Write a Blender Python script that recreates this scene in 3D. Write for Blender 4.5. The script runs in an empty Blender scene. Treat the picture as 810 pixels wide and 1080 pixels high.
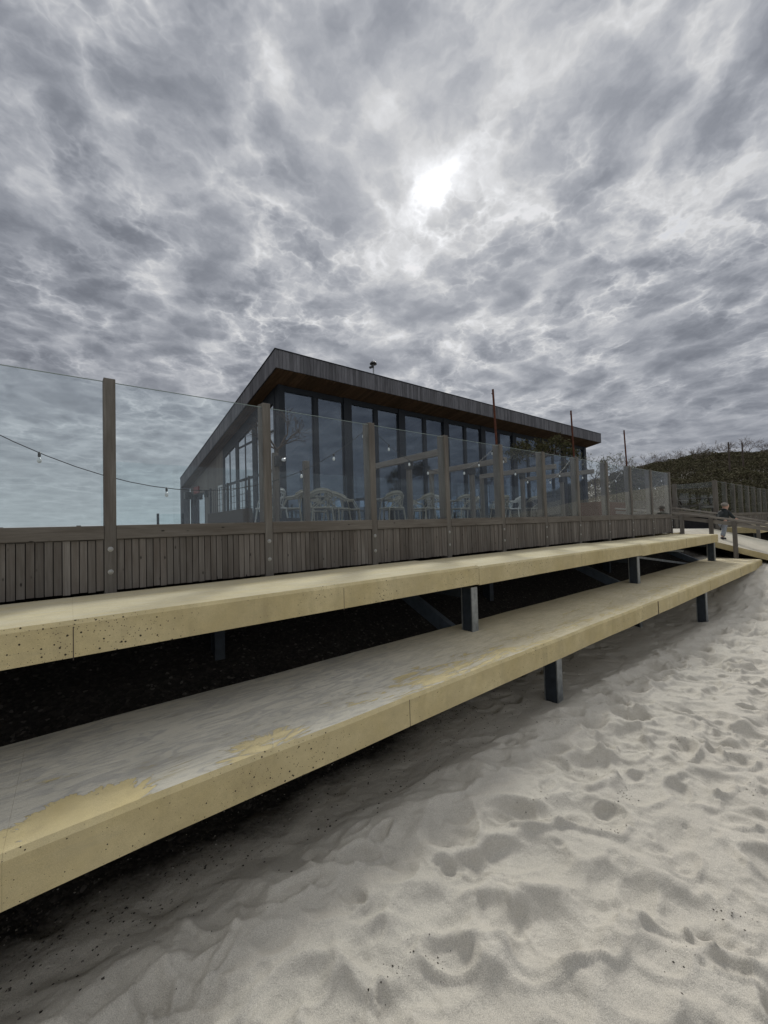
import bpy, math, random
import numpy as np
from mathutils import Vector, Matrix

random.seed(4)
RAD = math.radians
sc = bpy.context.scene
COL = sc.collection

# ------------------------------------------------------------------ helpers
def smooth(x, a, b):
    t = np.clip((np.asarray(x, float) - a) / (b - a), 0, 1)
    return t * t * (3 - 2 * t)

class MB:
    def __init__(s):
        s.v = []; s.f = []
    def add(s, vs, fs):
        n = len(s.v)
        s.v += [tuple(p) for p in vs]
        s.f += [tuple(i + n for i in f) for f in fs]
        return s
    def box(s, x0, x1, y0, y1, z0, z1):
        vs = [(x, y, z) for z in (z0, z1) for y in (y0, y1) for x in (x0, x1)]
        return s.add(vs, [(0, 2, 3, 1), (4, 5, 7, 6), (0, 1, 5, 4), (2, 6, 7, 3), (0, 4, 6, 2), (1, 3, 7, 5)])
    def hexa(s, b, t):      # bottom quad, top quad (same order, counter-clockwise from above)
        return s.add(list(b) + list(t), [(3, 2, 1, 0), (4, 5, 6, 7), (0, 1, 5, 4), (1, 2, 6, 5), (2, 3, 7, 6), (3, 0, 4, 7)])
    def prism(s, poly, d):  # planar polygon extruded by vector d
        n = len(poly)
        vs = [Vector(p) for p in poly] + [Vector(p) + Vector(d) for p in poly]
        fs = [tuple(range(n - 1, -1, -1)), tuple(range(n, 2 * n))]
        fs += [(i, (i + 1) % n, (i + 1) % n + n, i + n) for i in range(n)]
        return s.add(vs, fs)
    def beam(s, a, b, w, h, up=(0, 0, 1)):
        a = Vector(a); b = Vector(b); d = (b - a).normalized()
        u = Vector(up)
        r = d.cross(u)
        if r.length < 1e-3:
            r = d.cross(Vector((0, 1, 0)))
        r.normalize(); u = r.cross(d).normalized()
        q = [(-w / 2, -h / 2), (w / 2, -h / 2), (w / 2, h / 2), (-w / 2, h / 2)]
        vs = [p + r * x + u * y for p in (a, b) for x, y in q]
        return s.add(vs, [(0, 1, 2, 3), (7, 6, 5, 4), (0, 4, 5, 1), (1, 5, 6, 2), (2, 6, 7, 3), (3, 7, 4, 0)])
    def tube(s, pts, rad, n=6, cap=True):
        pts = [Vector(p) for p in pts]
        if not hasattr(rad, '__len__'):
            rad = [rad] * len(pts)
        vs = []; fs = []
        prev = None
        for i, p in enumerate(pts):
            d = (pts[min(i + 1, len(pts) - 1)] - pts[max(i - 1, 0)])
            if d.length < 1e-9: d = Vector((0, 0, 1))
            d.normalize()
            if prev is None:
                r = d.orthogonal().normalized()
            else:
                r = (prev - d * prev.dot(d))
                r = r.normalized() if r.length > 1e-4 else d.orthogonal().normalized()
            prev = r
            u = d.cross(r)
            for k in range(n):
                a = 2 * math.pi * k / n
                vs.append(p + (r * math.cos(a) + u * math.sin(a)) * rad[i])
        for i in range(len(pts) - 1):
            for k in range(n):
                fs.append((i * n + k, i * n + (k + 1) % n, (i + 1) * n + (k + 1) % n, (i + 1) * n + k))
        if cap:
            fs.append(tuple(range(n - 1, -1, -1)))
            fs.append(tuple((len(pts) - 1) * n + k for k in range(n)))
        return s.add(vs, fs)
    def lathe(s, c, prof, n=12, axis='z'):   # prof [(r, h)]
        pts = []
        for r, h in prof:
            for k in range(n):
                a = 2 * math.pi * k / n
                p = (r * math.cos(a), r * math.sin(a), h)
                if axis == 'y': p = (p[0], p[2], p[1])
                if axis == 'x': p = (p[2], p[0], p[1])
                pts.append((c[0] + p[0], c[1] + p[1], c[2] + p[2]))
        fs = []
        m = len(prof)
        for i in range(m - 1):
            for k in range(n):
                fs.append((i * n + k, i * n + (k + 1) % n, (i + 1) * n + (k + 1) % n, (i + 1) * n + k))
        fs.append(tuple(range(n - 1, -1, -1))); fs.append(tuple((m - 1) * n + k for k in range(n)))
        return s.add(pts, fs)
    def build(s, name, mat, parent=None, loc=(0, 0, 0), bevel=0, sm=False):
        me = bpy.data.meshes.new(name)
        L = Vector(loc)
        me.from_pydata([tuple(Vector(v) - L) for v in s.v], [], s.f)
        me.validate()
        if mat: me.materials.append(mat)
        o = bpy.data.objects.new(name, me); COL.objects.link(o)
        o.location = L
        if parent is not None:
            o.parent = parent
            o.location = L - Vector(parent_world(parent))
        if sm:
            for p in me.polygons: p.use_smooth = True
        if bevel:
            b = o.modifiers.new('bevel', 'BEVEL'); b.width = bevel; b.segments = 2; b.limit_method = 'ANGLE'
        return o

def parent_world(p):
    v = Vector((0, 0, 0))
    while p is not None:
        v += p.location; p = p.parent
    return v

def thing(name, label, cat, loc=(0, 0, 0), group=None, kind=None):
    o = bpy.data.objects.new(name, None); COL.objects.link(o); o.location = loc
    o.empty_display_size = .1
    return tag(o, label, cat, group, kind)
def tag(o, label=None, cat=None, group=None, kind=None):
    if label: o['label'] = label
    if cat: o['category'] = cat
    if group: o['group'] = group
    if kind: o['kind'] = kind
    return o
def copy_tree(o, parent=None):
    c = o.copy(); COL.objects.link(c); c.parent = parent
    for ch in [x for x in list(COL.objects) if x.parent == o]:
        copy_tree(ch, c)
    return c

# ------------------------------------------------------------------ materials
class NT:
    def __init__(s, name):
        s.m = bpy.data.materials.new(name); s.m.use_nodes = True
        s.t = s.m.node_tree; s.n = s.t.nodes; s.l = s.t.links
        s.b = s.n['Principled BSDF']; s.out = s.n['Material Output']
    def node(s, typ, **kw):
        n = s.n.new(typ)
        for k, v in kw.items():
            if k.startswith('i_'):
                key = k[2:].replace('_', ' ')
                n.inputs[key].default_value = v
            else: setattr(n, k, v)
        return n
    def link(s, a, b): s.l.new(a, b)
    def coord(s, scale=(1, 1, 1), kind='Object', rot=(0, 0, 0)):
        tc = s.node('ShaderNodeTexCoord'); mp = s.node('ShaderNodeMapping')
        mp.inputs['Scale'].default_value = scale; mp.inputs['Rotation'].default_value = rot
        s.link(tc.outputs[kind], mp.inputs['Vector']); return mp.outputs[0]
    def noise(s, vec, scale=5, detail=6, rough=.55, dist=0, out='Fac'):
        n = s.node('ShaderNodeTexNoise'); n.inputs['Scale'].default_value = scale
        n.inputs['Detail'].default_value = detail; n.inputs['Roughness'].default_value = rough
        n.inputs['Distortion'].default_value = dist
        if vec is not None: s.link(vec, n.inputs['Vector'])
        return n.outputs[out]
    def voro(s, vec, scale=5, feature='F1', out='Distance', rnd=1):
        n = s.node('ShaderNodeTexVoronoi', feature=feature); n.inputs['Scale'].default_value = scale
        n.inputs['Randomness'].default_value = rnd
        s.link(vec, n.inputs['Vector']); return n.outputs[out]
    def ramp(s, fac, stops, interp='LINEAR'):
        r = s.node('ShaderNodeValToRGB'); r.color_ramp.interpolation = interp
        el = r.color_ramp.elements
        while len(el) < len(stops): el.new(.5)
        for e, (p, c) in zip(el, stops):
            e.position = p
            e.color = (c, c, c, 1) if not hasattr(c, '__len__') else (*c, 1)
        s.link(fac, r.inputs[0]); return r.outputs[0]
    def mix(s, fac, a, b, mode='MIX'):
        m = s.node('ShaderNodeMix', data_type='RGBA', blend_type=mode)
        for sock, v in ((0, fac), (6, a), (7, b)):
            if hasattr(v, 'is_linked') or hasattr(v, 'links'): s.link(v, m.inputs[sock])
            elif sock == 0: m.inputs[0].default_value = v
            else: m.inputs[sock].default_value = (*v, 1) if hasattr(v, '__len__') else (v, v, v, 1)
        return m.outputs[2]
    def math(s, op, a, b=None, c=None, clamp=False):
        m = s.node('ShaderNodeMath', operation=op, use_clamp=clamp)
        for i, v in enumerate((a, b, c)):
            if v is None: continue
            if hasattr(v, 'links'): s.link(v, m.inputs[i])
            else: m.inputs[i].default_value = v
        return m.outputs[0]
    def bump(s, h, strength=.3, dist=.01, normal=None):
        b = s.node('ShaderNodeBump'); b.inputs['Strength'].default_value = strength
        b.inputs['Distance'].default_value = dist; s.link(h, b.inputs['Height'])
        if normal is not None: s.link(normal, b.inputs['Normal'])
        return b.outputs[0]
    def fin(s, col=None, rough=None, normal=None, metal=None, spec=None):
        b = s.b
        for k, v in (('Base Color', col), ('Roughness', rough), ('Normal', normal), ('Metallic', metal), ('Specular IOR Level', spec)):
            if v is None: continue
            if hasattr(v, 'links'): s.link(v, b.inputs[k])
            elif k == 'Base Color': b.inputs[k].default_value = (*v, 1)
            else: b.inputs[k].default_value = v
        return s.m
    def island(s):
        g = s.node('ShaderNodeNewGeometry'); return g.outputs['Random Per Island']

def wood(name, c0, c1, c2, axis=2, rough=.8, var=.22, knots=True):
    t = NT(name)
    isl = t.island()
    tc = t.node('ShaderNodeTexCoord')
    off = t.node('ShaderNodeCombineXYZ')
    o1 = t.math('MULTIPLY', isl, 37.); o2 = t.math('MULTIPLY', isl, 91.)
    t.link(o1, off.inputs[0]); t.link(o2, off.inputs[1]); t.link(o1, off.inputs[2])
    va = t.node('ShaderNodeVectorMath', operation='ADD'); t.link(tc.outputs['Object'], va.inputs[0]); t.link(off.outputs[0], va.inputs[1])
    mp = t.node('ShaderNodeMapping')
    scl = [60, 60, 60]; scl[axis] = 3.0
    mp.inputs['Scale'].default_value = scl; t.link(va.outputs[0], mp.inputs['Vector'])
    g = t.noise(mp.outputs[0], 1, 5, .6, .6)
    mp2 = t.node('ShaderNodeMapping'); scl2 = [9, 9, 9]; scl2[axis] = 1.6
    mp2.inputs['Scale'].default_value = scl2; t.link(va.outputs[0], mp2.inputs['Vector'])
    big = t.noise(mp2.outputs[0], 1, 4, .6)
    col = t.mix(t.ramp(g, [(.3, 0), (.7, 1)]), c0, c1)
    col = t.mix(t.ramp(big, [(.35, 0), (.7, .8)]), col, c2)
    v = t.math('MULTIPLY_ADD', isl, var * 2, 1 - var)
    cc = t.node('ShaderNodeCombineColor'); [t.link(v, cc.inputs[i]) for i in range(3)]
    col = t.mix(1.0, col, cc.outputs[0], 'MULTIPLY')
    if knots:
        mp3 = t.node('ShaderNodeMapping'); s3 = [16, 16, 16]; s3[axis] = 7
        mp3.inputs['Scale'].default_value = s3; t.link(va.outputs[0], mp3.inputs['Vector'])
        k = t.voro(mp3.outputs[0], 1)
        col = t.mix(t.ramp(k, [(.06, .9), (.14, 0)]), col, (.012, .01, .009))
    nb = t.bump(g, .5, .002)
    return t.fin(col, rough, nb, spec=.25)

M = {}
M['wood'] = wood('weathered_timber', (.125, .113, .10), (.20, .185, .168), (.085, .07, .058))
M['wood_x'] = wood('weathered_timber_rail', (.125, .112, .096), (.20, .183, .162), (.09, .076, .062), axis=0, knots=True, var=.15)
M['wood_y'] = wood('weathered_timber_beam', (.18, .165, .145), (.27, .255, .23), (.14, .12, .10), axis=1, knots=False, var=.15)
M['post'] = wood('weathered_post', (.12, .11, .095), (.20, .188, .17), (.095, .083, .072), knots=False, var=.12)
M['clad'] = wood('charred_cladding', (.105, .106, .117), (.172, .174, .190), (.078, .078, .086), knots=False, var=.28)
M['gable'] = wood('gable_cladding', (.15, .137, .12), (.21, .193, .172), (.125, .112, .098), knots=False, var=.12)
M['soffit'] = wood('larch_soffit', (.075, .045, .024), (.12, .075, .042), (.06, .036, .02), axis=1, knots=False, var=.25)

def simple(name, col, rough=.5, metal=0, spec=.5, nscale=0, namt=.25, bump=0):
    t = NT(name)
    if nscale:
        n = t.noise(t.coord(), nscale, 6, .6)
        d = tuple(c * (1 - namt) for c in col); l = tuple(min(1, c * (1 + namt)) for c in col)
        c = t.mix(t.ramp(n, [(.3, 0), (.7, 1)]), d, l)
        nb = t.bump(n, bump, .004) if bump else None
        return t.fin(c, rough, nb, metal, spec)
    return t.fin(col, rough, None, metal, spec)
M['dark'] = simple('anthracite_aluminium', (.012, .016, .022), .55, 0, .3, 5, .15)
M['steel'] = simple('galvanised_steel', (.30, .32, .33), .5, .75, .5, 18, .25)
M['navy'] = simple('dark_shaded_steel', (.035, .045, .058), .5, .3, .5, 12, .3)  # dark steel; on the galvanised posts its darkness stands for shade
M['brace'] = simple('blue_grey_brace', (.10, .125, .155), .5, .3, .5, 12, .2)
M['rust'] = simple('rusty_steel', (.085, .03, .018), .85, .2, .3, 30, .4, .3)
M['cable'] = simple('black_cable', (.015, .015, .015), .6)
M['bulb'] = simple('milky_bulb', (.62, .64, .66), .25)
M['bolt'] = simple('zinc_bolt', (.35, .35, .34), .4, .8)
M['darkwood'] = simple('dark_stained_board', (.018, .018, .021), .7, 0, .3, 9, .3)
M['cream'] = simple('cream_rattan', (.23, .215, .18), .6, 0, .3, 40, .15)
M['whitechair'] = simple('white_chair', (.36, .36, .35), .5)
M['tabletop'] = simple('table_grey', (.25, .24, .22), .5, 0, .4, 14, .2)
M['plaster'] = simple('interior_plaster', (.42, .42, .40), .8)
M['floor'] = simple('interior_floor', (.16, .14, .12), .5, 0, .4, 3, .2)
M['roof'] = simple('bitumen_roof', (.05, .05, .052), .85, 0, .3, 6, .2)
M['black'] = simple('black_plastic', (.018, .018, .018), .5)
M['red'] = simple('faded_red_enamel', (.22, .045, .035), .55, 0, .4, 20, .2)
M['bark'] = simple('bark', (.075, .06, .05), .9, 0, .2, 40, .35, .4)
M['twig'] = simple('grey_twigs', (.15, .125, .105), .9, 0, .2, 30, .25)
M['thorn'] = simple('sea_buckthorn_twigs', (.13, .11, .085), .9, 0, .2, 3, .3)

def leafmat(name, a, b):
    t = NT(name)
    c = t.mix(t.island(), a, b)
    t.b.inputs['Transmission Weight'].default_value = 0
    return t.fin(c, 1.0, spec=.0)
M['pineleaf'] = leafmat('evergreen_leaf', (.05, .052, .026), (.10, .095, .052))
M['sapleaf'] = leafmat('spring_leaf', (.16, .17, .12), (.26, .26, .19))
M['scrub'] = leafmat('dune_scrub', (.075, .074, .042), (.13, .115, .078))
M['heath'] = leafmat('brown_scrub', (.10, .085, .058), (.16, .135, .10))

def glassmat(name, tint, ior, haze=0.0, graze=1.0, col=(.95, .97, 1)):
    t = NT(name)
    lw = t.node('ShaderNodeLayerWeight'); lw.inputs['Blend'].default_value = .5
    f0 = ((ior - 1) / (ior + 1)) ** 2
    fac = t.math('MULTIPLY_ADD', t.math('POWER', lw.outputs['Facing'], 5), (1 - f0) * graze, f0)
    tr = t.node('ShaderNodeBsdfTransparent'); tr.inputs[0].default_value = (*tint, 1)
    gl = t.node('ShaderNodeBsdfGlossy'); gl.inputs['Roughness'].default_value = 0.0; gl.inputs[0].default_value = (*col, 1)
    mx = t.node('ShaderNodeMixShader'); t.link(fac, mx.inputs[0]); t.link(tr.outputs[0], mx.inputs[1]); t.link(gl.outputs[0], mx.inputs[2])
    last = mx.outputs[0]
    if haze:
        df = t.node('ShaderNodeBsdfDiffuse'); df.inputs[0].default_value = (.55, .58, .58, 1)
        n = t.noise(t.coord((1, 1, .5)), 3, 6, .65)
        f = t.math('MULTIPLY', t.ramp(n, [(.3, .35), (.75, 1)]), haze)
        m2 = t.node('ShaderNodeMixShader'); t.link(f, m2.inputs[0]); t.link(last, m2.inputs[1]); t.link(df.outputs[0], m2.inputs[2]); last = m2.outputs[0]
    t.link(last, t.out.inputs[0]); t.n.remove(t.b)
    return t.m
M['screen'] = glassmat('windscreen_glass', (.955, .982, .985), 1.38, .004, .45)
M['pane'] = glassmat('window_glass', (.66, .72, .78), 2.0, col=(.78, .88, 1.0))
M['gpane'] = glassmat('gable_window_glass', (.72, .75, .77), 5.5)

M['edge'] = simple('ground_glass_edge', (.24, .30, .29), .3)
def concrete(name, sand_mode):
    t = NT(name)
    oc = t.coord()
    tc = t.node('ShaderNodeTexCoord')
    sep = t.node('ShaderNodeSeparateXYZ'); t.link(tc.outputs['Object'], sep.inputs[0])
    geo = t.node('ShaderNodeNewGeometry'); sn = t.node('ShaderNodeSeparateXYZ'); t.link(geo.outputs['Normal'], sn.inputs[0])
    up = t.ramp(sn.outputs[2], [(.90, 0), (.97, 1)])
    isl = t.node('ShaderNodeObjectInfo').outputs['Random']
    n1 = t.noise(oc, 2.2, 7, .6); n2 = t.noise(oc, 14, 5, .6)
    base = t.mix(t.ramp(n1, [(.3, 0), (.7, 1)]), (.47, .385, .195), (.63, .54, .315))
    base = t.mix(t.ramp(n2, [(.35, 0), (.8, .45)]), base, (.36, .30, .18))
    base = t.mix(t.ramp(t.noise(oc, .9, 5, .65), [(.45, 0), (.7, .35)]), base, (.44, .39, .27))
    # vertical run-off streaks on the faces
    st = t.noise(t.coord((7, 7, .7)), 1, 5, .65)
    base = t.mix(t.math('MULTIPLY', t.ramp(st, [(.52, 0), (.75, .30)]), t.math('SUBTRACT', 1, up)), base, (.24, .20, .12))
    # grey edge grime
    gr = t.noise(t.coord((1.2, 4, 9)), 1, 6, .7)
    base = t.mix(t.ramp(gr, [(.58, 0), (.72, .25)]), base, (.30, .28, .22))
    # blow holes
    vb = t.noise(oc, 1.1, 3, .5)
    wob = t.noise(oc, 60, 2, .5)
    h1 = t.voro(oc, 26); h2 = t.voro(oc, 60)
    thr1 = t.math('MULTIPLY_ADD', vb, .34, -.075); thr2 = t.math('MULTIPLY_ADD', vb, .38, -.09)
    hole1 = t.math('LESS_THAN', t.math('MULTIPLY_ADD', wob, .12, t.math('SUBTRACT', h1, .06)), thr1)
    hole2 = t.math('LESS_THAN', h2, thr2)
    hole = t.math('MAXIMUM', hole1, hole2)
    hole = t.math('MULTIPLY', hole, t.math('SUBTRACT', 1, t.math('MULTIPLY', up, .85)))
    base = t.mix(hole, base, (.055, .045, .03))
    # wind blown sand lying on top
    w = t.coord((1.0, 1.0, 1))
    streak = t.noise(t.coord((1.1, 4.6, 1), rot=(0, 0, RAD(-24))), 1.5, 7, .62, 1.4)
    streak2 = t.noise(t.coord((2.0, 9.0, 1), rot=(0, 0, RAD(-50))), 1.7, 7, .6, 1.8)
    if sand_mode == 'lower':
        y = sep.outputs[1]; x = sep.outputs[0]
        edge = t.math('MULTIPLY', t.math('SUBTRACT', y, 2.10), 1.5)     # less sand near the front edge
        cov = t.math('ADD', t.math('MULTIPLY', streak, .95), t.math('MULTIPLY_ADD', edge, .11, .18))
        cov = t.math('ADD', cov, t.math('MULTIPLY', t.math('SUBTRACT', streak2, .5), .8))
        cov = t.math('ADD', cov, t.math('MULTIPLY', t.math('SUBTRACT', t.noise(oc, 260, 2, .6), .5), .10))
        # thinner further along
        far = t.math('MULTIPLY', t.math('MINIMUM', t.math('SUBTRACT', x, 1.4), 4.0), .022)
        cov = t.math('SUBTRACT', cov, t.math('MAXIMUM', far, 0.0))
        # a swept patch by the front edge
        def blob(cx, cy, rx, ry, amp):
            dx = t.math('DIVIDE', t.math('SUBTRACT', x, cx), rx); dy = t.math('DIVIDE', t.math('SUBTRACT', y, cy), ry)
            r2 = t.math('ADD', t.math('POWER', dx, 2), t.math('POWER', dy, 2))
            ang = t.math('ARCTAN2', t.math('ADD', dy, .9), dx)
            av = t.node('ShaderNodeCombineXYZ'); t.link(t.math('MULTIPLY', ang, 5.0), av.inputs[0]); t.link(t.math('MULTIPLY', r2, .35), av.inputs[1])
            rad = t.noise(av.outputs[0], 1.6, 5, .65)
            jag = t.math('ADD', t.math('MULTIPLY', t.math('SUBTRACT', rad, .5), 3.6), t.math('MULTIPLY', t.math('SUBTRACT', streak2, .5), .9))
            r2 = t.math('ADD', r2, jag)
            return t.math('MULTIPLY', t.math('SUBTRACT', 1.15, r2, clamp=True), amp)
        cov = t.math('SUBTRACT', cov, blob(.03, 2.17, .26, .17, 2.4))
        cov = t.math('SUBTRACT', cov, blob(.85, 2.2, .28, .12, .30))
        cov = t.math('SUBTRACT', cov, blob(2.35, 2.25, .75, .22, .22))
        cov = t.math('SUBTRACT', cov, blob(-.35, 2.2, .22, .10, 1.0))
        mask = t.ramp(cov, [(.47, 0), (.53, .8), (.62, 1)])
        mask = t.math('MULTIPLY', mask, t.math('SUBTRACT', 1, t.math('MULTIPLY', t.math('DIVIDE', t.math('SUBTRACT', x, 1.8), 2.0, clamp=True), .55)))
        hgt = t.ramp(cov, [(.42, 0), (.56, .6), (.9, 1)])
        sandc = t.mix(t.ramp(t.noise(oc, 4, 6, .6), [(.3, 0), (.7, 1)]), (.43, .41, .35), (.54, .51, .43))
        sandc = t.mix(t.ramp(streak2, [(.42, .45), (.55, 0)]), sandc, (.25, .25, .25))
    else:
        cov = t.math('ADD', t.math('MULTIPLY', streak, .6), t.math('MULTIPLY', streak2, .4))
        mask = t.ramp(cov, [(.32, .15), (.58, .85)])
        hgt = mask
        sandc = t.mix(t.ramp(t.noise(oc, 4, 6, .6), [(.3, 0), (.7, 1)]), (.43, .385, .28), (.53, .485, .36))
        if sand_mode == 'ramp':
            sandc = t.mix(t.ramp(t.noise(oc, 4, 6, .6), [(.3, 0), (.7, 1)]), (.36, .345, .30), (.46, .44, .39)); mask = t.ramp(cov, [(.2, .6), (.5, 1)])
        gg = t.ramp(t.noise(t.coord((2.5, 9, 1), rot=(0, 0, RAD(8))), 1.3, 7, .7), [(.66, 0), (.72, .8)])
        sandc = t.mix(gg, sandc, (.22, .21, .18))
    mask = t.math('MULTIPLY', mask, up)
    col = t.mix(mask, base, sandc)
    grain = t.noise(oc, 420, 2, .6)
    cc = t.ramp(grain, [(.3, .82), (.7, 1.12)])
    col = t.mix(1, col, cc, 'MULTIPLY')
    nb = t.bump(t.math('SUBTRACT', 1, hole), .6, .006)
    nb = t.bump(t.math('MULTIPLY', hgt, up), .7, .012, nb)
    nb = t.bump(grain, .35, .0015, nb)
    nb = t.bump(n2, .25, .004, nb)
    return t.fin(col, .88, nb, spec=.2)
M['conc'] = concrete('ochre_concrete', 'upper')
M['conc_low'] = concrete('ochre_concrete_sandy', 'lower')
M['conc_ramp'] = concrete('grey_brushed_concrete', 'ramp')

def sandmat():
    t = NT('beach_sand')
    oc = t.coord()
    tc = t.node('ShaderNodeTexCoord'); sep = t.node('ShaderNodeSeparateXYZ'); t.link(tc.outputs['Object'], sep.inputs[0])
    n1 = t.noise(oc, .7, 6, .6); n2 = t.noise(oc, 6, 6, .65); g = t.noise(oc, 330, 3, .7); g2 = t.noise(oc, 90, 3, .6)
    c = t.mix(t.ramp(n1, [(.3, 0), (.7, 1)]), (.475, .45, .395), (.56, .53, .468))
    c = t.mix(t.ramp(n2, [(.35, 0), (.75, .5)]), c, (.43, .405, .355))
    c = t.mix(1, c, t.ramp(g, [(.30, .60), (.70, 1.30)]), 'MULTIPLY')
    sp = t.voro(oc, 170); spm = t.math('LESS_THAN', sp, t.math('MULTIPLY_ADD', n2, .30, -.06))
    c = t.mix(t.math('MULTIPLY', spm, .35), c, (.20, .17, .14))
    # dark coarse shingle below the benches, darkened further to paint in their shade
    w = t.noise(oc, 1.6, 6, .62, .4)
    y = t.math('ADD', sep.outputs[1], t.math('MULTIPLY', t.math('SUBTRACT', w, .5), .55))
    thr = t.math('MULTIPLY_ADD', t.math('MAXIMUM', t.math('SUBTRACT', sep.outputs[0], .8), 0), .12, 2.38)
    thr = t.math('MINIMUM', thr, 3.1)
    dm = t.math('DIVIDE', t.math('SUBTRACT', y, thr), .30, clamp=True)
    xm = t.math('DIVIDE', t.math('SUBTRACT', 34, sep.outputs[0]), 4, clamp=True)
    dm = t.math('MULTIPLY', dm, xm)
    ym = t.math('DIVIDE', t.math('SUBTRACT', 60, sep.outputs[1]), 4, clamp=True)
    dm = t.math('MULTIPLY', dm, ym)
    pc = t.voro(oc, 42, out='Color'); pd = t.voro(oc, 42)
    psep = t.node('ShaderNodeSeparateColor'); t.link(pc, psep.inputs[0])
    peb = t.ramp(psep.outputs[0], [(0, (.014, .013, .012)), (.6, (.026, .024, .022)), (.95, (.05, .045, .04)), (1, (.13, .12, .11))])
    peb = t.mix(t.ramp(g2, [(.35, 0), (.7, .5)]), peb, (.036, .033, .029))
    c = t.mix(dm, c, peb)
    bh = t.math('MULTIPLY', t.math('SUBTRACT', 1, pd), dm)
    nb = t.bump(bh, .8, .012)
    nb = t.bump(g, .8, .004, nb)
    nb = t.bump(g2, .4, .003, nb)
    nb = t.bump(t.noise(oc, 22, 6, .62), .7, .016, nb)
    return t.fin(c, .92, nb, spec=.15)
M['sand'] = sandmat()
M['shell'] = leafmat('shell_chips', (.10, .09, .08), (.42, .40, .36))
M['pebble'] = leafmat('pebbles', (.03, .028, .026), (.10, .09, .08))

def water():
    t = NT('sea_water')
    n = t.noise(t.coord((.02, .06, 1)), 1, 8, .6)
    return t.fin((.12, .17, .18), .25, t.bump(n, .4, .5), spec=.5)
M['water'] = water()

# ------------------------------------------------------------------ terrain
rng = np.random.default_rng(11)
PERM = rng.random((256, 256))
def vnoise(x, y):
    xi = np.floor(x).astype(int); yi = np.floor(y).astype(int)
    fx = x - xi; fy = y - yi
    fx = fx * fx * fx * (fx * (fx * 6 - 15) + 10); fy = fy * fy * fy * (fy * (fy * 6 - 15) + 10)
    a = PERM[xi % 256, yi % 256]; b = PERM[(xi + 1) % 256, yi % 256]
    c = PERM[xi % 256, (yi + 1) % 256]; d = PERM[(xi + 1) % 256, (yi + 1) % 256]
    return (a * (1 - fx) + b * fx) * (1 - fy) + (c * (1 - fx) + d * fx) * fy
def fbm(x, y, o=5, g=.5):
    s = 0; a = 1; tot = 0
    for i in range(o):
        s = s + a * vnoise(x * 2 ** i + 17.3 * i, y * 2 ** i + 9.1 * i); tot += a; a *= g
    return s / tot
JX = rng.random((256, 256)); JY = rng.random((256, 256)); JA = rng.random((256, 256))
def bowls(x, y, k=9.):
    """smooth cellular bowls with crests where they meet, -> height, 0 in a pit, ~1 on a crest"""
    xi = np.floor(x).astype(int); yi = np.floor(y).astype(int)
    acc = np.zeros_like(x); 
    for dx in (-1, 0, 1):
        for dy in (-1, 0, 1):
            cx = (xi + dx) % 256; cy = (yi + dy) % 256
            px = xi + dx + JX[cx, cy]; py = yi + dy + JY[cx, cy]
            d2 = (x - px) ** 2 + (y - py) ** 2
            acc += np.exp(-k * (d2 + .25 * JA[cx, cy]))
    return np.clip(-np.log(acc + 1e-9) / k, -.3, 1.3)

def terrain(x, y):
    x = np.asarray(x, float); y = np.asarray(y, float)
    z = -.02 - .10 * smooth(x, 3.5, 9)
    z = z + .55 * smooth(x, 10.0, 14.2) * smooth(y, -.3, 2.2) - .05 * smooth(y, 1.0, -1.0)
    z = z - .12 * smooth(y, 1.9, 2.35) * smooth(x, 12.5, 9) + 1.25 * smooth(y, 2.6, 6.2) * (1 - .3 * smooth(x, 13, 16))
    z = z - 1.9 * smooth(y, -3, -45)
    z = z + .12 * (fbm(x * .35, y * .35, 4) - .5)
    # footprints and wind hollows
    wx = x + .16 * (fbm(x * 2.1, y * 2.1, 3) - .5) * 2; wy = y + .16 * (fbm(x * 2.1 + 40, y * 2.1 + 7, 3) - .5) * 2
    c, s = math.cos(-.5), math.sin(-.5)
    u = wx * c + wy * s; v = -wx * s + wy * c
    b1 = bowls(u / .42, v / .25, 110.)
    b2 = bowls(u / .20 + 31, v / .12 + 12, 90.)
    m = fbm(x * .9 + 5, y * .9, 3)
    amp = .27 * (.6 + .8 * m)
    trampled = (1 - .45 * smooth(y, 1.85, 2.4)) * (1 - .8 * smooth(y, 2.6, 4))
    z = z + trampled * (amp * (b1 - .2) + .085 * (.1 + m) * (b2 - .3))
    z = z + trampled * .035 * (fbm(x * 5, y * 5, 4, .55) - .5)
    # dunes behind, rising to the right
    r = np.hypot(x, y); az = np.degrees(np.arctan2(y, x))
    H = np.interp(az, [-60, -30, 0, 10, 16, 24, 31, 38, 46, 60], [0, 3.5, 6.0, 6.2, 6.0, 4.6, 3.1, 1.8, .4, 0])
    w = 44 + 6 * (fbm(az * .08 + 50, az * 0 + 3.3, 3) - .5)
    z = z + H * smooth(r, w - 14, w + 9) * (1 + .28 * (fbm(x * .09 + 9, y * .09 + 4, 4) - .5)) * (az < 70)
    return z

def graded(lo, a, b, hi, step, grow=1.035):
    mid = list(np.arange(a, b, step))
    out = []; p = mid[-1]; st = step
    while p < hi: st *= grow; p += st; out.append(p)
    left = []; p = a; st = step
    while p > lo: st *= grow; p -= st; left.append(p)
    return np.array(left[::-1] + mid + out)
xs = graded(-160, -.8, 5.6, 420, .0115, 1.013)
ys = graded(-300, -.6, 2.75, 300, .0115, 1.03)
XX, YY = np.meshgrid(xs, ys, indexing='ij')
ZZ = terrain(XX, YY)
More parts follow.
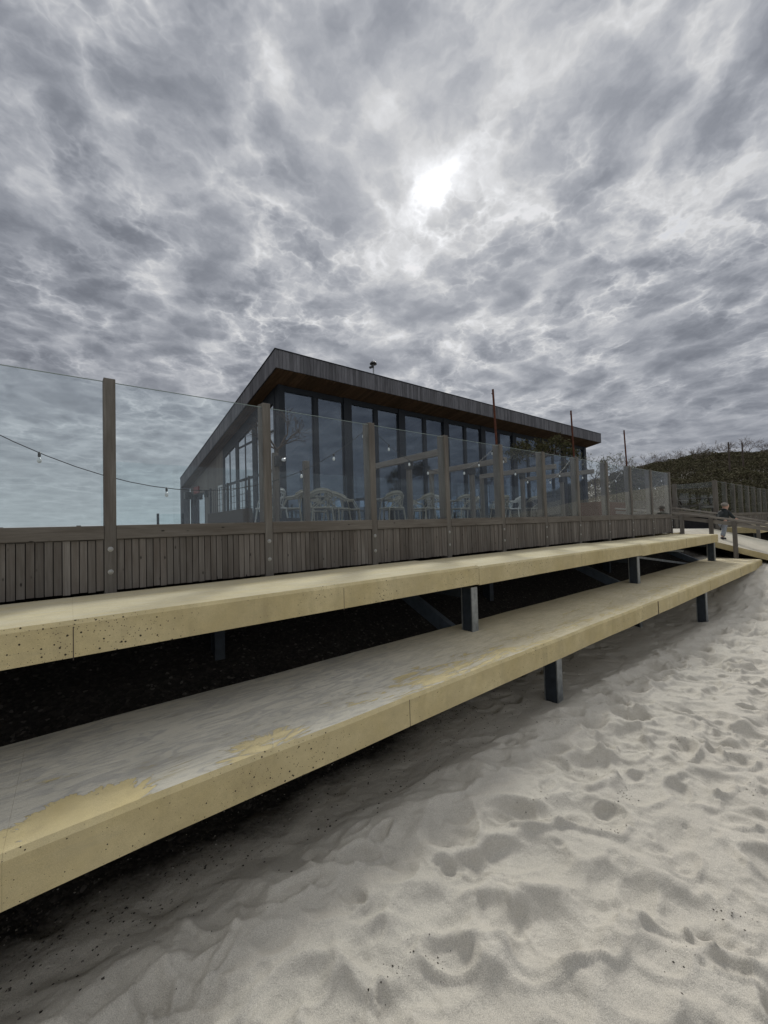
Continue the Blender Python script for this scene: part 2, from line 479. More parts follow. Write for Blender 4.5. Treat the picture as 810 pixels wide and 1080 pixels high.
# footprints: overlapping hollows with pushed-up rims, the later ones cutting the earlier
rg = np.random.default_rng(5)
def stamp(n, x0, x1, y0, y1, a0, a1, d0, d1, asp=(.5, .8), rim=.32):
    for _ in range(n):
        cx = rg.uniform(x0, x1); cy = rg.uniform(y0, y1)
        if cy > 1.65 and rg.random() < (cy - 1.65) / .7: continue
        a = rg.uniform(a0, a1); b_ = a * rg.uniform(*asp); th = rg.normal(-.5, .5); dep = rg.uniform(d0, d1)
        R_ = a * 1.9
        i0, i1 = np.searchsorted(xs, (cx - R_, cx + R_)); j0, j1 = np.searchsorted(ys, (cy - R_, cy + R_))
        if i1 - i0 < 3 or j1 - j0 < 3: continue
        X_ = XX[i0:i1, j0:j1] - cx; Y_ = YY[i0:i1, j0:j1] - cy
        wob = 1 + .55 * (fbm(XX[i0:i1, j0:j1] * 4.5 + 7, YY[i0:i1, j0:j1] * 4.5, 2) - .5)
        c_, s_ = math.cos(th), math.sin(th)
        U_ = (X_ * c_ + Y_ * s_) / a; V_ = (-X_ * s_ + Y_ * c_) / b_
        r = np.sqrt(U_ * U_ + V_ * V_) * wob
        tilt = 1 + .5 * U_ * rg.choice((-1, 1))
        w = 1 - smooth(r, .42, 1.06)
        ring = np.exp(-((r - 1.13) / .13) ** 2)
        Zs = ZZ[i0:i1, j0:j1]
        dep = dep * (1 - .25 * float(smooth(cy, 1.4, 2.2)))
        mean = Zs.mean()
        Zs += (mean - Zs) * w * .5 * (1 - float(smooth(cy, 1.2, 1.8)))
        Zs += -dep * w * np.clip(tilt, .4, 1.6) + dep * rim * ring * (.5 + .8 * np.clip(-V_, 0, 1))
stamp(1500, -1, 17, -6, 2.2, .15, .27, .022, .052, (.45, .7), .42)
stamp(700, -1, 9, -2.2, 2.1, .08, .15, .016, .038, (.45, .8), .42)
stamp(500, -.6, 6, -1, 2.1, .03, .07, .004, .012)
def gz(x, y):
    i = min(max(np.searchsorted(xs, x) - 1, 0), len(xs) - 2); j = min(max(np.searchsorted(ys, y) - 1, 0), len(ys) - 2)
    fx = (x - xs[i]) / (xs[i + 1] - xs[i]); fy = (y - ys[j]) / (ys[j + 1] - ys[j])
    return float((ZZ[i, j] * (1 - fx) + ZZ[i + 1, j] * fx) * (1 - fy) + (ZZ[i, j + 1] * (1 - fx) + ZZ[i + 1, j + 1] * fx) * fy)
nx, ny = XX.shape
verts = np.stack([XX, YY, ZZ], -1).reshape(-1, 3)
idx = np.arange(nx * ny).reshape(nx, ny)
quads = np.stack([idx[:-1, :-1], idx[1:, :-1], idx[1:, 1:], idx[:-1, 1:]], -1).reshape(-1, 4)
me = bpy.data.meshes.new('sand')
me.vertices.add(len(verts)); me.vertices.foreach_set('co', verts.ravel())
me.loops.add(quads.size); me.loops.foreach_set('vertex_index', quads.ravel().astype(np.int32))
me.polygons.add(len(quads)); me.polygons.foreach_set('loop_start', np.arange(0, quads.size, 4, dtype=np.int32))
me.polygons.foreach_set('use_smooth', np.ones(len(quads), bool))
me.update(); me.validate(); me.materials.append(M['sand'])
beach = bpy.data.objects.new('sand', me); COL.objects.link(beach)
tag(beach, 'pale trampled dry sand sloping past the benches', 'sand', kind='structure')
MB().add([(-6000, -6000, -1.55), (6000, -6000, -1.55), (6000, 6000, -1.55), (-6000, 6000, -1.55)], [(0, 1, 2, 3)]).build('sea', M['water'])
tag(bpy.data.objects['sea'], 'flat grey sea reaching the horizon', 'sea', kind='structure')

# pebbles and shell chips
def chips(name, mat, n, fx, fy, size, lab):
    b = MB()
    for i in range(n):
        x = fx(); y = fy(x); s = size * random.uniform(.4, 1.4); z = gz(x, y) + s * .15
        a = random.random() * 6.28
        e = [Vector((math.cos(a + k * 1.571), math.sin(a + k * 1.571), 0)) * s * random.uniform(.5, 1.) for k in range(4)]
        c = Vector((x, y, z)); tp = Vector((0, 0, s * random.uniform(.25, .6)))
        b.add([c + e[0], c + e[1], c + e[2], c + e[3], c + tp, c - tp], [(0, 1, 4), (1, 2, 4), (2, 3, 4), (3, 0, 4), (1, 0, 5), (2, 1, 5), (3, 2, 5), (0, 3, 5)])
    o = b.build(name, mat); tag(o, lab, 'pebbles', kind='stuff')
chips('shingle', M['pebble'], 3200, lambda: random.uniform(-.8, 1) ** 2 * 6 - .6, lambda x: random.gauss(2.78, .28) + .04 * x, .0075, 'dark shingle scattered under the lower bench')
chips('shell_grit', M['shell'], 420, lambda: random.uniform(-.6, 3.5), lambda x: random.uniform(2.2, 3.0), .007, 'pale broken shells among the shingle under the bench')
spots = [(random.uniform(.2, 4.2), random.uniform(.2, 1.9)) for _ in range(16)]
def sx():
    global _sp
    _sp = random.choice(spots); return _sp[0] + random.gauss(0, .07)
chips('sand_debris', M['pebble'], 260, sx, lambda x: _sp[1] + random.gauss(0, .05), .005, 'small dark crumbs of debris lying in the sand hollows')

# ------------------------------------------------------------------ seating benches
def h_post(root, x, yf, z0, z1, name='post', mat='steel'):
    b = MB(); w = .10; d = .15; t = .012
    b.box(x - w / 2, x + w / 2, yf, yf + t, z0, z1)
    b.box(x - w / 2, x + w / 2, yf + d - t, yf + d, z0, z1)
    b.box(x - t / 2, x + t / 2, yf + t + .001, yf + d - t - .001, z0, z1)
    o = b.build(name, M[mat], root)
    b = MB()
    b.box(x - w / 2 + .004, x - t / 2 - .002, yf + t + .004, yf + d - t - .004, z0 + .01, z1 - .01)
    b.build('web_shade', M['navy'], o)  # dark fill in the web hollow; its colour stands for the shade there
    return o
def slab(root, x0, x1, yf, yb, zt, th, mat, ch=.022):
    b = MB()
    n = max(2, int((x1 - x0) / .5)); 
    prof = [(yf, zt - th), (yf, zt - ch), (yf + ch * .9, zt), (yb, zt), (yb, zt - th)]
    vs = []; fs = []
    m = len(prof)
    for i in range(n + 1):
        x = x0 + (x1 - x0) * i / n
        dz = .0015 * math.sin(x * 3.1) + .001 * math.sin(x * 7.7)
        for (y, z) in prof: vs.append((x, y + dz, z + dz))
    for i in range(n):
        for k in range(m):
            a = i * m + k; c = i * m + (k + 1) % m
            fs.append((a, a + m, c + m, c))
    fs.append(tuple(range(m))); fs.append(tuple(n * m + k for k in range(m - 1, -1, -1)))
    b.add(vs, fs)
    return b.build('slab', mat, root)
def cracks(root, xs_, yf, zt, th, yb):
    pass

low = thing('terrace_bench', 'long sandy yellow concrete bench on steel posts, the lower one beside the beach sand', 'bench', (0, 2.1, 0))
LT = .56
jl = [-4.6, -2.35, -.205, 1.83, 3.95, 6.6, 9.27, 11.7, 14.1]
for i in range(len(jl) - 1):
    dz = [0, 0, 0, 0, -.004, -.004, -.002, -.002][i]; dy = [0, 0, 0, 0, .006, .006, .003, .003][i]
    g = .0003 if jl[i + 1] not in (3.95, 9.27) else .005
    slab(low, jl[i] + .0003, jl[i + 1] - g, 2.10 + dy, 3.17, LT + dz, .20, M['conc_low'])
for x in (-.205, 1.83, 6.6, 11.7):
    MB().box(x - .0022, x + .0022, 2.0994, 2.12, LT - .199, LT - .021).build('joint', M['bark'], low)
for x in (-1.35, 3.93, 9.22, 14.0):
    h_post(low, x, 2.16, gz(x, 2.2) - .3, LT - .205)
    MB().box(x - .05, x + .05, 2.32, 3.10, LT - .33, LT - .206).build('bearer', M['navy'], low)
    h_post(low, x, 2.98, gz(x, 3) - .3, LT - .205)

upb = thing('terrace_bench', 'long clean yellow concrete bench on steel posts, the upper one under the slatted fence', 'bench', (0, 2.78, 0))
UT = 1.278
ju = [-4.0, -2.4, .01, 1.75, 3.48, 5.8, 8.07, 10.6, 13.2]
for i in range(len(ju) - 1):
    dz = [0, 0, 0, 0, -.012, -.012, -.03, -.03][i]
    g = .0003 if ju[i + 1] not in (3.48, 8.07) else .005
    slab(upb, ju[i] + .0003, ju[i + 1] - g, 2.78, 3.80, UT + dz, .20, M['conc'])
for x in (.01, 1.75, 5.8, 10.6):
    MB().box(x - .0022, x + .0022, 2.7794, 2.8, UT - .215, UT - .035).build('joint', M['bark'], upb)
for x in (-1.1, 3.46, 8.04, 13.1):
    h_post(upb, x, 2.84, gz(x, 2.9) - .3, UT - .24)
    MB().box(x - .05, x + .05, 3.0, 3.78, UT - .36, UT - .242).build('bearer', M['navy'], upb)
    MB().beam((x + .02, 3.05, .42), (x + .02, 4.4, 1.0), .07, .16).build('brace', M['brace'], upb)
for x in (1.2, 5.7, 10.4):
    h_post(upb, x, 4.3, .2, UT - .1, mat='navy')  # set-back posts take a dark colour for the shade below the bench
MB().beam((9.3, 4.1, 1.0), (12.9, 3.2, .45), .03, .05).build('tie_rod', M['steel'], upb)
MB().beam((10.6, 3.7, .98), (13.0, 3.5, .80), .03, .05).build('tie_rod', M['steel'], upb)

ub2 = thing('terrace_bench', 'short stretch of yellow concrete bench on the far side of the ramp', 'bench', (18.6, 2.78, 0))
for a, b_ in ((18.65, 23), (23, 28), (28, 34)):
    slab(ub2, a, b_ - .006, 2.78, 3.80, UT, .20, M['conc'])
for x in (18.9, 23, 28, 33.6): h_post(ub2, x, 2.84, gz(x, 2.9) - .3, UT - .205)

# ------------------------------------------------------------------ ramp and walkway
def ramp_z(y): return UT - .01 if y >= 4.0 else UT - .01 - (4.0 - y) * .293
rp = thing('concrete_ramp', 'sandy concrete ramp sloping down from the terrace to the beach', 'ramp', (16.2, 3, 0))
b = MB()
prof = [(7.4, ramp_z(7.4)), (4.0, ramp_z(4)), (.1, ramp_z(.1))]
poly = [(14.25, y, z) for y, z in prof] + [(14.25, y, z - .16) for y, z in prof[::-1]]
b.prism(poly, (3.95, 0, 0)); b.build('ramp_slab', M['conc_ramp'], rp)
b = MB(); b.box(13.30, 14.24, 3.86, 7.4, UT - .20, UT - .014); b.build('landing', M['conc_ramp'], rp)
for y in (3.2, 5.2):
    for x in (14.6, 17.8):
        z1 = ramp_z(y) - .20
        h_post(rp, x, y, gz(x, y) - .3, z1)
def handrail(label, x, ys_, tops, bots, y_end0, y_end1):
    r = thing('handrail', label, 'handrail', (x, ys_[0], UT), 'timber handrails along the ramp')
    def top(y): return np.interp(y, ys_[::-1], tops[::-1])
    b = MB()
    pts = sorted(set([y_end0] + list(ys_) + [y_end1]))
    z0 = lambda y: top(y) if ys_[-1] <= y <= ys_[0] else (tops[-1] + (y - ys_[-1]) * .26 if y < ys_[-1] else tops[0] + (y - ys_[0]) * .12)
    for a, c in zip(pts[:-1], pts[1:]):
        b.beam((x, a, z0(a) + .02), (x, c, z0(c) + .02), .09, .05)
    b.build('rail', M['wood_y'], r)
    b = MB()
    for a, c in zip(pts[:-1], pts[1:]):
        b.beam((x + .03, a, z0(a) - .10), (x + .03, c, z0(c) - .10), .03, .10)
    b.build('side_rail', M['wood_y'], r)
    for y, t_, bo in zip(ys_, tops, bots):
        MB().box(x - .045, x + .045, y - .045, y + .045, bo, t_ - .006).build('rail_post', M['post'], r, bevel=.004)
handrail('timber handrail on the near side of the ramp, beside the bench ends', 14.15, [4.9, 3.8, 3.12, 2.62, 1.7, .8], [1.95, 1.78, 1.67, 1.58, 1.38, 1.16], [.9, .8, .7, .5, .1, 0], 5.6, .4)
handrail('timber handrail on the far side of the ramp, behind the child', 18.3, [5.06, 3.85, 2.78, 1.5], [2.03, 1.78, 1.50, 1.2], [1.1, 1.0, .8, .3], 5.2, .9)

# ------------------------------------------------------------------ terrace deck
dk = thing('terrace_deck', 'weathered boarded terrace deck between the glass windscreen and the restaurant', 'deck', (0, 4, 0))
b = MB()
y = 3.99
while y < 26:
    b.box(-12, 13.42, y, y + .14, 1.67, 1.70); y += .146
b.build('deck_boards', M['wood_x'], dk)
b = MB(); y = 3.99
while y < 26:
    b.box(18.55, 40, y, y + .14, 1.67, 1.70); y += .146
y = 7.45
while y < 26:
    b.box(13.45, 18.52, y, y + .14, 1.67, 1.70); y += .146
b.build('deck_boards', M['wood_x'], dk)
MB().box(-12, 13.40, 4.06, 26, 1.30, 1.66).build('deck_base', M['darkwood'], dk)
MB().box(18.6, 40, 4.06, 26, 1.10, 1.66).build('deck_base', M['darkwood'], dk)
MB().box(13.41, 18.59, 7.47, 26, 1.10, 1.66).build('deck_base', M['darkwood'], dk)

# ------------------------------------------------------------------ windscreen fences
FY = 3.84
def windscreen(name, label, xs_, z_base, slats=True, group='glass windscreens along the terrace edge'):
    r = thing(name, label, 'windscreen', (xs_[0], FY, z_base), group)
    for i, x in enumerate(xs_):
        h = 3.0 + random.uniform(-.015, .015)
        lean = random.uniform(-.004, .004)
        po = MB()
        po.hexa([(x - .04, FY, z_base - .03), (x + .04, FY, z_base - .03), (x + .04, FY + .14, z_base - .03), (x - .04, FY + .14, z_base - .03)],
                [(x - .04 + lean, FY, h), (x + .04 + lean, FY, h), (x + .04 + lean, FY + .14, h + .012), (x - .04 + lean, FY + .14, h + .012)])
        p = po.build('post', M['post'], r, bevel=.004)
        for zb in (1.62, 1.44):
            MB().lathe((x, FY - .009, zb), [(.002, 0), (.011, .001), (.013, .006), (.020, .007), (.020, .0088)], 10, 'y').build('bolt', M['bolt'], p, sm=False)
    for x0, x1 in zip(xs_[:-1], xs_[1:]):
        a, c = x0 + .043, x1 - .043
        MB().box(a, c, FY + .02, FY + .030, 1.815, 2.966).build('glass_panel', M['screen'], r)
        MB().box(a, c, FY + .0195, FY + .0305, 2.9665, 2.9705).build('glass_edge', M['edge'], r)
        MB().box(a - .002, c + .002, FY - .005, FY + .075, 1.70, 1.81 + random.uniform(-.004, .003)).build('rail', M['wood_x'], r, bevel=.004)
        b = MB(); n = max(3, int(round((c - a) / .0505))); w = (c - a) / n
        for k in range(n):
            q = a + k * w; dy = random.uniform(0, .009)
            zt = 1.697 - random.uniform(0, .006)
            b.box(q + .0029, q + w - .0029, FY + .012 + dy, FY + .034 + dy, z_base + .018 - random.uniform(0, .008), zt)
        b.build('slat_skirt', M['wood'], r)
        MB().box(a, c, FY + .045, FY + .062, z_base + .03, 1.69).build('backing_board', M['darkwood'], r)
    return r
main_x = [-2.39, -1.07, .25, 1.56, 2.88, 4.19, 5.48, 6.76, 8.03, 9.38, 10.68, 12.02, 13.46]
ws = windscreen('glass_windscreen', 'long near windscreen of clear glass between grey timber posts above a slatted skirt', main_x, UT)
ws2 = windscreen('glass_windscreen', 'far windscreen of glass and timber posts beyond the ramp', [18.5 + 1.32 * k for k in range(9)], UT)
# return side of the far terrace
r3 = ws2
for y in (5.15,):
    MB().box(18.46, 18.54, y - .07, y + .07, 1.25, 3.0).build('post', M['post'], r3, bevel=.004)
MB().box(18.50, 18.51, FY + .15, 5.07, 1.815, 2.97).build('glass_panel', M['screen'], r3)
MB().box(18.47, 18.53, FY + .145, 5.075, 1.70, 1.81).build('rail', M['wood_y'], r3)
MB().box(18.49, 18.54, FY + .145, 7.4, 1.2, 1.66).build('skirt_board', M['darkwood'], r3)

# rust rods lashed to three posts
for (x, xt, zt, lab) in ((5.66, 5.54, 3.95, 'rusty steel rod lashed to the windscreen post left of the evergreen tree'),
                         (8.30, 8.17, 4.00, 'rusty steel rod standing in front of the restaurant roof corner'),
                         (11.02, 10.83, 3.92, 'rusty steel rod farthest right, standing clear against the sky')):
    b = MB(); b.tube([(x + .02, FY + .17, 1.72), (x * .5 + xt * .5, FY + .165, 2.8), (xt, FY + .16, zt)], [.020, .019, .017], 8)
    b.tube([(xt + .004, FY + .16, zt - .09), (xt - .035, FY + .16, zt - .075)], .009, 6)
    o = b.build('rusty_rod', M['rust'], None, (x, FY + .17, 1.7)); tag(o, lab, 'steel rod', 'rusty rods behind the windscreen')

# inner lower screens with beams on top
inner = [(3.15, 6.1), (5.5, 6.1), (7.5, 6.1), (9.6, 6.1), (11.7, 6.1)]
isn = thing('inner_windscreen', 'second lower windscreen of glass panels on timber posts, standing inside the terrace', 'windscreen', (3.15, 6.1, 1.7))
for x, y in inner:
    MB().box(x - .045, x + .045, y - .045, y + .045, 1.70, 2.87).build('post', M['post'], isn, bevel=.004)
for (x0, y), (x1, _) in zip(inner[:-1], inner[1:]):
    MB().box(x0 + .05, x1 - .05, y - .005, y + .005, 1.82, 2.66).build('glass_panel', M['screen'], isn)
    MB().box(x0 + .047, x1 - .047, y - .03, y + .03, 1.74, 1.815).build('rail', M['wood_x'], isn)
MB().box(.3, 3.1, 6.095, 6.105, 1.82, 2.66).build('glass_panel', M['screen'], isn)
MB().box(.3, 3.1, 6.07, 6.13, 1.74, 1.815).build('rail', M['wood_x'], isn)
for i, (x, y) in enumerate(inner[1:]):
    t = thing('terrace_beam', ['pale timber beam on a black bracket behind the third clear glass bay', 'pale timber beam resting on the inner post left of the evergreen tree',
              'pale timber beam on an inner post just behind the evergreen tree', 'pale timber beam farthest to the right on the terrace'][i], 'beam', (x, y, 2.9), 'timber beams carried over the inner windscreen')
    MB().box(x - .045, x + .045, 5.15, 7.5, 3.03, 3.15).build('beam', M['wood_y'], t, bevel=.004)
    MB().box(x - .07, x + .07, y - .06, y + .06, 2.872, 3.028).build('bracket', M['black'], t)
    MB().box(x - .045, x + .045, 7.40, 7.49, 1.70, 3.028).build('post', M['post'], t)

# ------------------------------------------------------------------ festoon lights
def cat(a, c, sag, n=22):
    a = Vector(a); c = Vector(c)
    return [a.lerp(c, i / n) - Vector((0, 0, sag * 4 * (i / n) * (1 - i / n))) for i in range(n + 1)]
def festoon(label, pts, bulb_at):
    r = thing('string_lights', label, 'string lights', pts[0], 'festoon lights strung over the terrace')
    b = MB().tube(pts, .0036, 5); b.build('cable', M['cable'], r)
    cum = [0]
    for p, q in zip(pts[:-1], pts[1:]): cum.append(cum[-1] + (q - p).length)
    for s_ in bulb_at:
        L = s_ * cum[-1]
        k = max(i for i in range(len(cum)) if cum[i] <= L); k = min(k, len(pts) - 2)
        f = (L - cum[k]) / max(1e-6, cum[k + 1] - cum[k]); p = pts[k].lerp(pts[k + 1], f)
        so = MB().lathe((p.x, p.y, p.z - .045), [(.008, .012), (.010, .025), (.008, .05)], 8).build('socket', M['black'], r, sm=True)
        MB().lathe((p.x, p.y, p.z - .102), [(.004, .022), (.010, .026), (.0145, .036), (.015, .045), (.011, .056), (.007, .066)], 12).build('bulb', M['bulb'], so, sm=True)
YB = 4.02
festoon('string of bulbs sagging low behind the tall left posts', cat((-1.07, YB, 2.95), (2.98, YB, 3.0), .85), [.02, .235, .437, .743, .85, .97])
festoon('string of bulbs sagging between the fourth and sixth near posts', cat((2.98, YB, 3.0), (5.55, YB, 2.98), .50), [.02, .13, .27, .4, .54, .68, .82, .97])
festoon('string of bulbs sagging in front of the evergreen tree', cat((5.55, YB, 2.98), (8.1, YB, 2.98), .52), [.1, .24, .38, .52, .66, .8])
festoon('string of bulbs sagging between the two right-hand rusty rods', cat((8.1, YB, 2.98), (10.75, YB, 2.98), .5), [.05, .2, .35, .5, .65, .8, .95])
festoon('string of bulbs at the right end of the near windscreen', cat((10.75, YB, 2.98), (13.5, YB, 2.9), .45), [.15, .35, .55, .75, .95])

# ------------------------------------------------------------------ restaurant
B = thing('restaurant_pavilion', 'low beach restaurant with a sloping timber clad roof and a tall glazed front', 'building', (5.2, 11.9, 1.7))
EX0, EX1 = 4.76, 26.2; EY0, EY1 = 11.0, 24.1
ET = 7.03; SL = .184; FT = .545
def rz(y): return ET - SL * (y - EY0)
def sz(y): return rz(y) - FT
# roof sheet
b = MB().hexa([(EX0 + .05, EY0 + .05, rz(EY0 + .05) - .12), (EX1 - .05, EY0 + .05, rz(EY0 + .05) - .12), (EX1 - .05, EY1 - .05, rz(EY1 - .05) - .12), (EX0 + .05, EY1 - .05, rz(EY1 - .05) - .12)],
              [(EX0 + .05, EY0 + .05, rz(EY0 + .05) - .02), (EX1 - .05, EY0 + .05, rz(EY0 + .05) - .02), (EX1 - .05, EY1 - .05, rz(EY1 - .05) - .02), (EX0 + .05, EY1 - .05, rz(EY1 - .05) - .02)])
roof = b.build('roof', M['roof'], B)
b = MB(); b.box(EX0 - .012, EX1 + .012, EY0 - .014, EY0 + .03, ET + .002, ET + .028)
b.hexa([(EX0 - .014, EY0 + .031, rz(EY0) - .004), (EX0 + .03, EY0 + .031, rz(EY0) - .004), (EX0 + .03, EY1 + .014, rz(EY1) - .002), (EX0 - .014, EY1 + .014, rz(EY1) - .002)],
       [(EX0 - .014, EY0 + .031, rz(EY0) + .024), (EX0 + .03, EY0 + .031, rz(EY0) + .024), (EX0 + .03, EY1 + .014, rz(EY1) + .026), (EX0 - .014, EY1 + .014, rz(EY1) + .026)])
b.build('roof_trim', M['dark'], roof)
# front fascia boards
b = MB(); x = EX0
while x < EX1 - .02:
    w = .115; q = random.uniform(0, .008)
    b.box(x + .004, min(x + w - .004, EX1), EY0 + q, EY0 + .025 + q, ET - FT + random.uniform(-.002, .002), ET - .001); x += w
b.build('fascia', M['clad'], B)
MB().box(EX0 + .03, EX1 - .03, EY0 + .035, EY0 + .06, ET - FT + .01, ET - .02).build('fascia_backing', M['darkwood'], B)
# gable fascia boards, cut to the slope
b = MB(); y = EY0 + .03
while y < EY1 - .05:
    w = .115; q = random.uniform(0, .008); y1 = min(y + w - .006, EY1)
    b.prism([(EX0 + q, y, sz(y)), (EX0 + q, y1, sz(y1)), (EX0 + q, y1, rz(y1) - .006), (EX0 + q, y, rz(y) - .006)], (.025, 0, 0)); y += w
b.build('side_fascia', M['clad'], B)
b = MB(); y = EY0 + .03
while y < EY1 - .05:
    w = .115; y1 = min(y + w - .006, EY1)
    b.prism([(EX1, y, sz(y)), (EX1, y1, sz(y1)), (EX1, y1, rz(y1) - .006), (EX1, y, rz(y) - .006)], (-.025, 0, 0)); y += w
b.build('side_fascia', M['clad'], B)
b = MB()
for xx in (EX0 + .035, EX1 - .055):
    b.prism([(xx, EY0 + .07, sz(EY0 + .07) + .01), (xx, EY1, sz(EY1) + .01), (xx, EY1, rz(EY1) - .03), (xx, EY0 + .07, rz(EY0 + .07) - .03)], (.02, 0, 0))
b.build('fascia_backing', M['darkwood'], B)
# soffit boards (also the ceiling)
b = MB(); x = EX0 + .06
while x < EX1 - .07:
    w = .14; x1 = min(x + w - .008, EX1 - .06)
    b.hexa([(x, EY0 + .065, sz(EY0 + .065)), (x1, EY0 + .065, sz(EY0 + .065)), (x1, EY1 - .01, sz(EY1 - .01)), (x, EY1 - .01, sz(EY1 - .01))],
           [(x, EY0 + .065, sz(EY0 + .065) + .02), (x1, EY0 + .065, sz(EY0 + .065) + .02), (x1, EY1 - .01, sz(EY1 - .01) + .02), (x, EY1 - .01, sz(EY1 - .01) + .02)]); x += w
b.build('soffit', M['soffit'], B)
b = MB().hexa([(EX0 + .06, EY0 + .065, sz(EY0) + .03), (EX1 - .06, EY0 + .065, sz(EY0) + .03), (EX1 - .06, EY1 - .05, sz(EY1) + .03), (EX0 + .06, EY1 - .05, sz(EY1) + .03)],
              [(EX0 + .06, EY0 + .065, sz(EY0) + .06), (EX1 - .06, EY0 + .065, sz(EY0) + .06), (EX1 - .06, EY1 - .05, sz(EY1) + .06), (EX0 + .06, EY1 - .05, sz(EY1) + .06)])
b.build('soffit_backing', M['darkwood'], B)
# back leg of the roof frame
b = MB(); x = EX0
b.box(EX0, EX0 + .42, EY1 - .30, EY1, 1.70, sz(EY1) - .003)
b.build('back_leg', M['clad'], B)
GX = 5.2; GW = 11.9; RX = 25.95; DZ = 1.70
# front glazing bays
PW, THIN = 1.03, .17
for k in range(8):
    x0 = 5.42 + 2.56 * k; zt = 6.13
    fr = MB()
    zs = sz(GW) - .01
    fr.box(x0 - .02, x0 + 2.22, GW - .05, GW + .08, zt, zs)                     # head
    fr.box(x0 + PW, x0 + PW + THIN, GW - .04, GW + .07, DZ + .101, zt - .001)                 # mid mullion
    fr.box(x0 + 2.225, x0 + 2.555, GW - .08, GW + .20, DZ, zs)                  # column
    fr.box(x0 - .02, x0 + 2.22, GW - .04, GW + .07, DZ, DZ + .10)
    for a in (x0 - .015, x0 + PW - .035, x0 + PW + THIN, x0 + 2.175):
        fr.box(a, a + .03, GW - .02, GW + .05, DZ + .102, zt - .003)
    w = fr.build('window', M['dark'], B)
    for a in (x0 + .017, x0 + PW + THIN + .032):
        MB().box(a, a + PW - .056, GW, GW + .02, DZ + .103, zt - .004).build('pane', M['pane'], w)
c = MB().box(GX, GX + .195, GW - .08, GW + .2, DZ, sz(GW) - .01); c.build('corner_column', M['dark'], B)
# gable glazing: three bays
def gwin(y0, y1, y2, y3, zlow):
    """two lights [y0,y1] [y2,y3] with transoms"""
    fr = MB()
    head = lambda y: sz(y) - .46
    for a, c2 in ((y1, y2),):
        fr.box(GX - .012, GX + .09, a + .03, c2 - .03, zlow, head((a + c2) / 2))
    fr.box(GX - .008, GX + .07, y0 - .02, y3 + .02, 3.57, 3.67)
    fr.box(GX - .008, GX + .07, y0 - .02, y3 + .02, 4.87, 4.95) if head(y3) > 5.05 else None
    fr.box(GX - .02, GX + .07, y0 - .02, y3 + .02, zlow, zlow + .08)
    fr.prism([(GX - .025, y0 - .04, head(y0 - .04)), (GX - .025, y3 + .04, head(y3 + .04)), (GX - .025, y3 + .04, sz(y3 + .04) - .01), (GX - .025, y0 - .04, sz(y0 - .04) - .01)], (.10, 0, 0))
    w = fr.build('window', M['dark'], B)
    for a, c2 in ((y0, y1), (y2, y3)):
        MB().prism([(GX, a - .02, zlow + .085), (GX, c2 + .02, zlow + .085), (GX, c2 + .02, head(c2) - .01), (GX, a - .02, head(a) - .01)], (.012, 0, 0)).build('pane', M['gpane'], w)
    return w
gwin(16.07, 16.70, 16.86, 17.48, DZ)
gwin(14.20, 14.86, 15.00, 15.68, DZ)
gwin(12.25, 12.90, 13.05, 13.71, DZ)
b = MB()
for a, c2 in ((15.70, 16.05), (13.73, 14.18), (12.11, 12.23), (17.50, 17.72)):
    b.prism([(GX - .018, a, DZ), (GX - .018, c2, DZ), (GX - .018, c2, sz(c2) - .01), (GX - .018, a, sz(a) - .01)], (.18, 0, 0))
b.build('column', M['dark'], B)
# gable cladding with a glazed opening
b = MB(); y = 17.73
while y < 23.75:
    w = .14; y1 = y + w - .006
    z0 = DZ if not (20.7 < y < 23.6) else 3.62
    if y < 18.5 and y > 17.85: z0 = 3.72
    b.prism([(GX, y, z0), (GX, y1, z0), (GX, y1, sz(y1) - .01), (GX, y, sz(y) - .01)], (.03, 0, 0)); y += w
b.build('gable_wall', M['gable'], B)
b = MB()
b.prism([(GX + .04, 17.8, 3.8), (GX + .04, 23.75, 3.8), (GX + .04, 23.75, sz(23.75) - .02), (GX + .04, 17.8, sz(17.8) - .02)], (.06, 0, 0))
b.box(GX + .04, GX + .1, 18.55, 20.6, DZ, 3.79)
b.build('wall_backing', M['darkwood'], B)
d = MB(); d.box(GX - .01, GX + .05, 20.72, 20.80, DZ, 3.6); d.box(GX - .01, GX + .05, 22.05, 22.2, DZ, 3.6); d.box(GX - .01, GX + .05, 23.5, 23.6, DZ, 3.6); d.box(GX - .01, GX + .05, 20.81, 23.49, 3.52, 3.6)
d = d.build('sliding_door', M['dark'], B)
for a, c2 in ((20.81, 22.04), (22.21, 23.49)):
    MB().box(GX + .01, GX + .03, a, c2, DZ + .02, 3.51).build('pane', M['gpane'], d)
d = MB(); d.box(GX - .02, GX + .05, 17.86, 17.98, DZ, 3.7); d.box(GX - .02, GX + .05, 18.36, 18.48, DZ, 3.7); d.box(GX - .02, GX + .05, 17.99, 18.35, 3.58, 3.7)
d = d.build('door', simple('white_door_frame', (.55, .56, .56), .5), B)
MB().box(GX + .01, GX + .03, 17.99, 18.35, DZ + .02, 3.57).build('pane', M['gpane'], d)
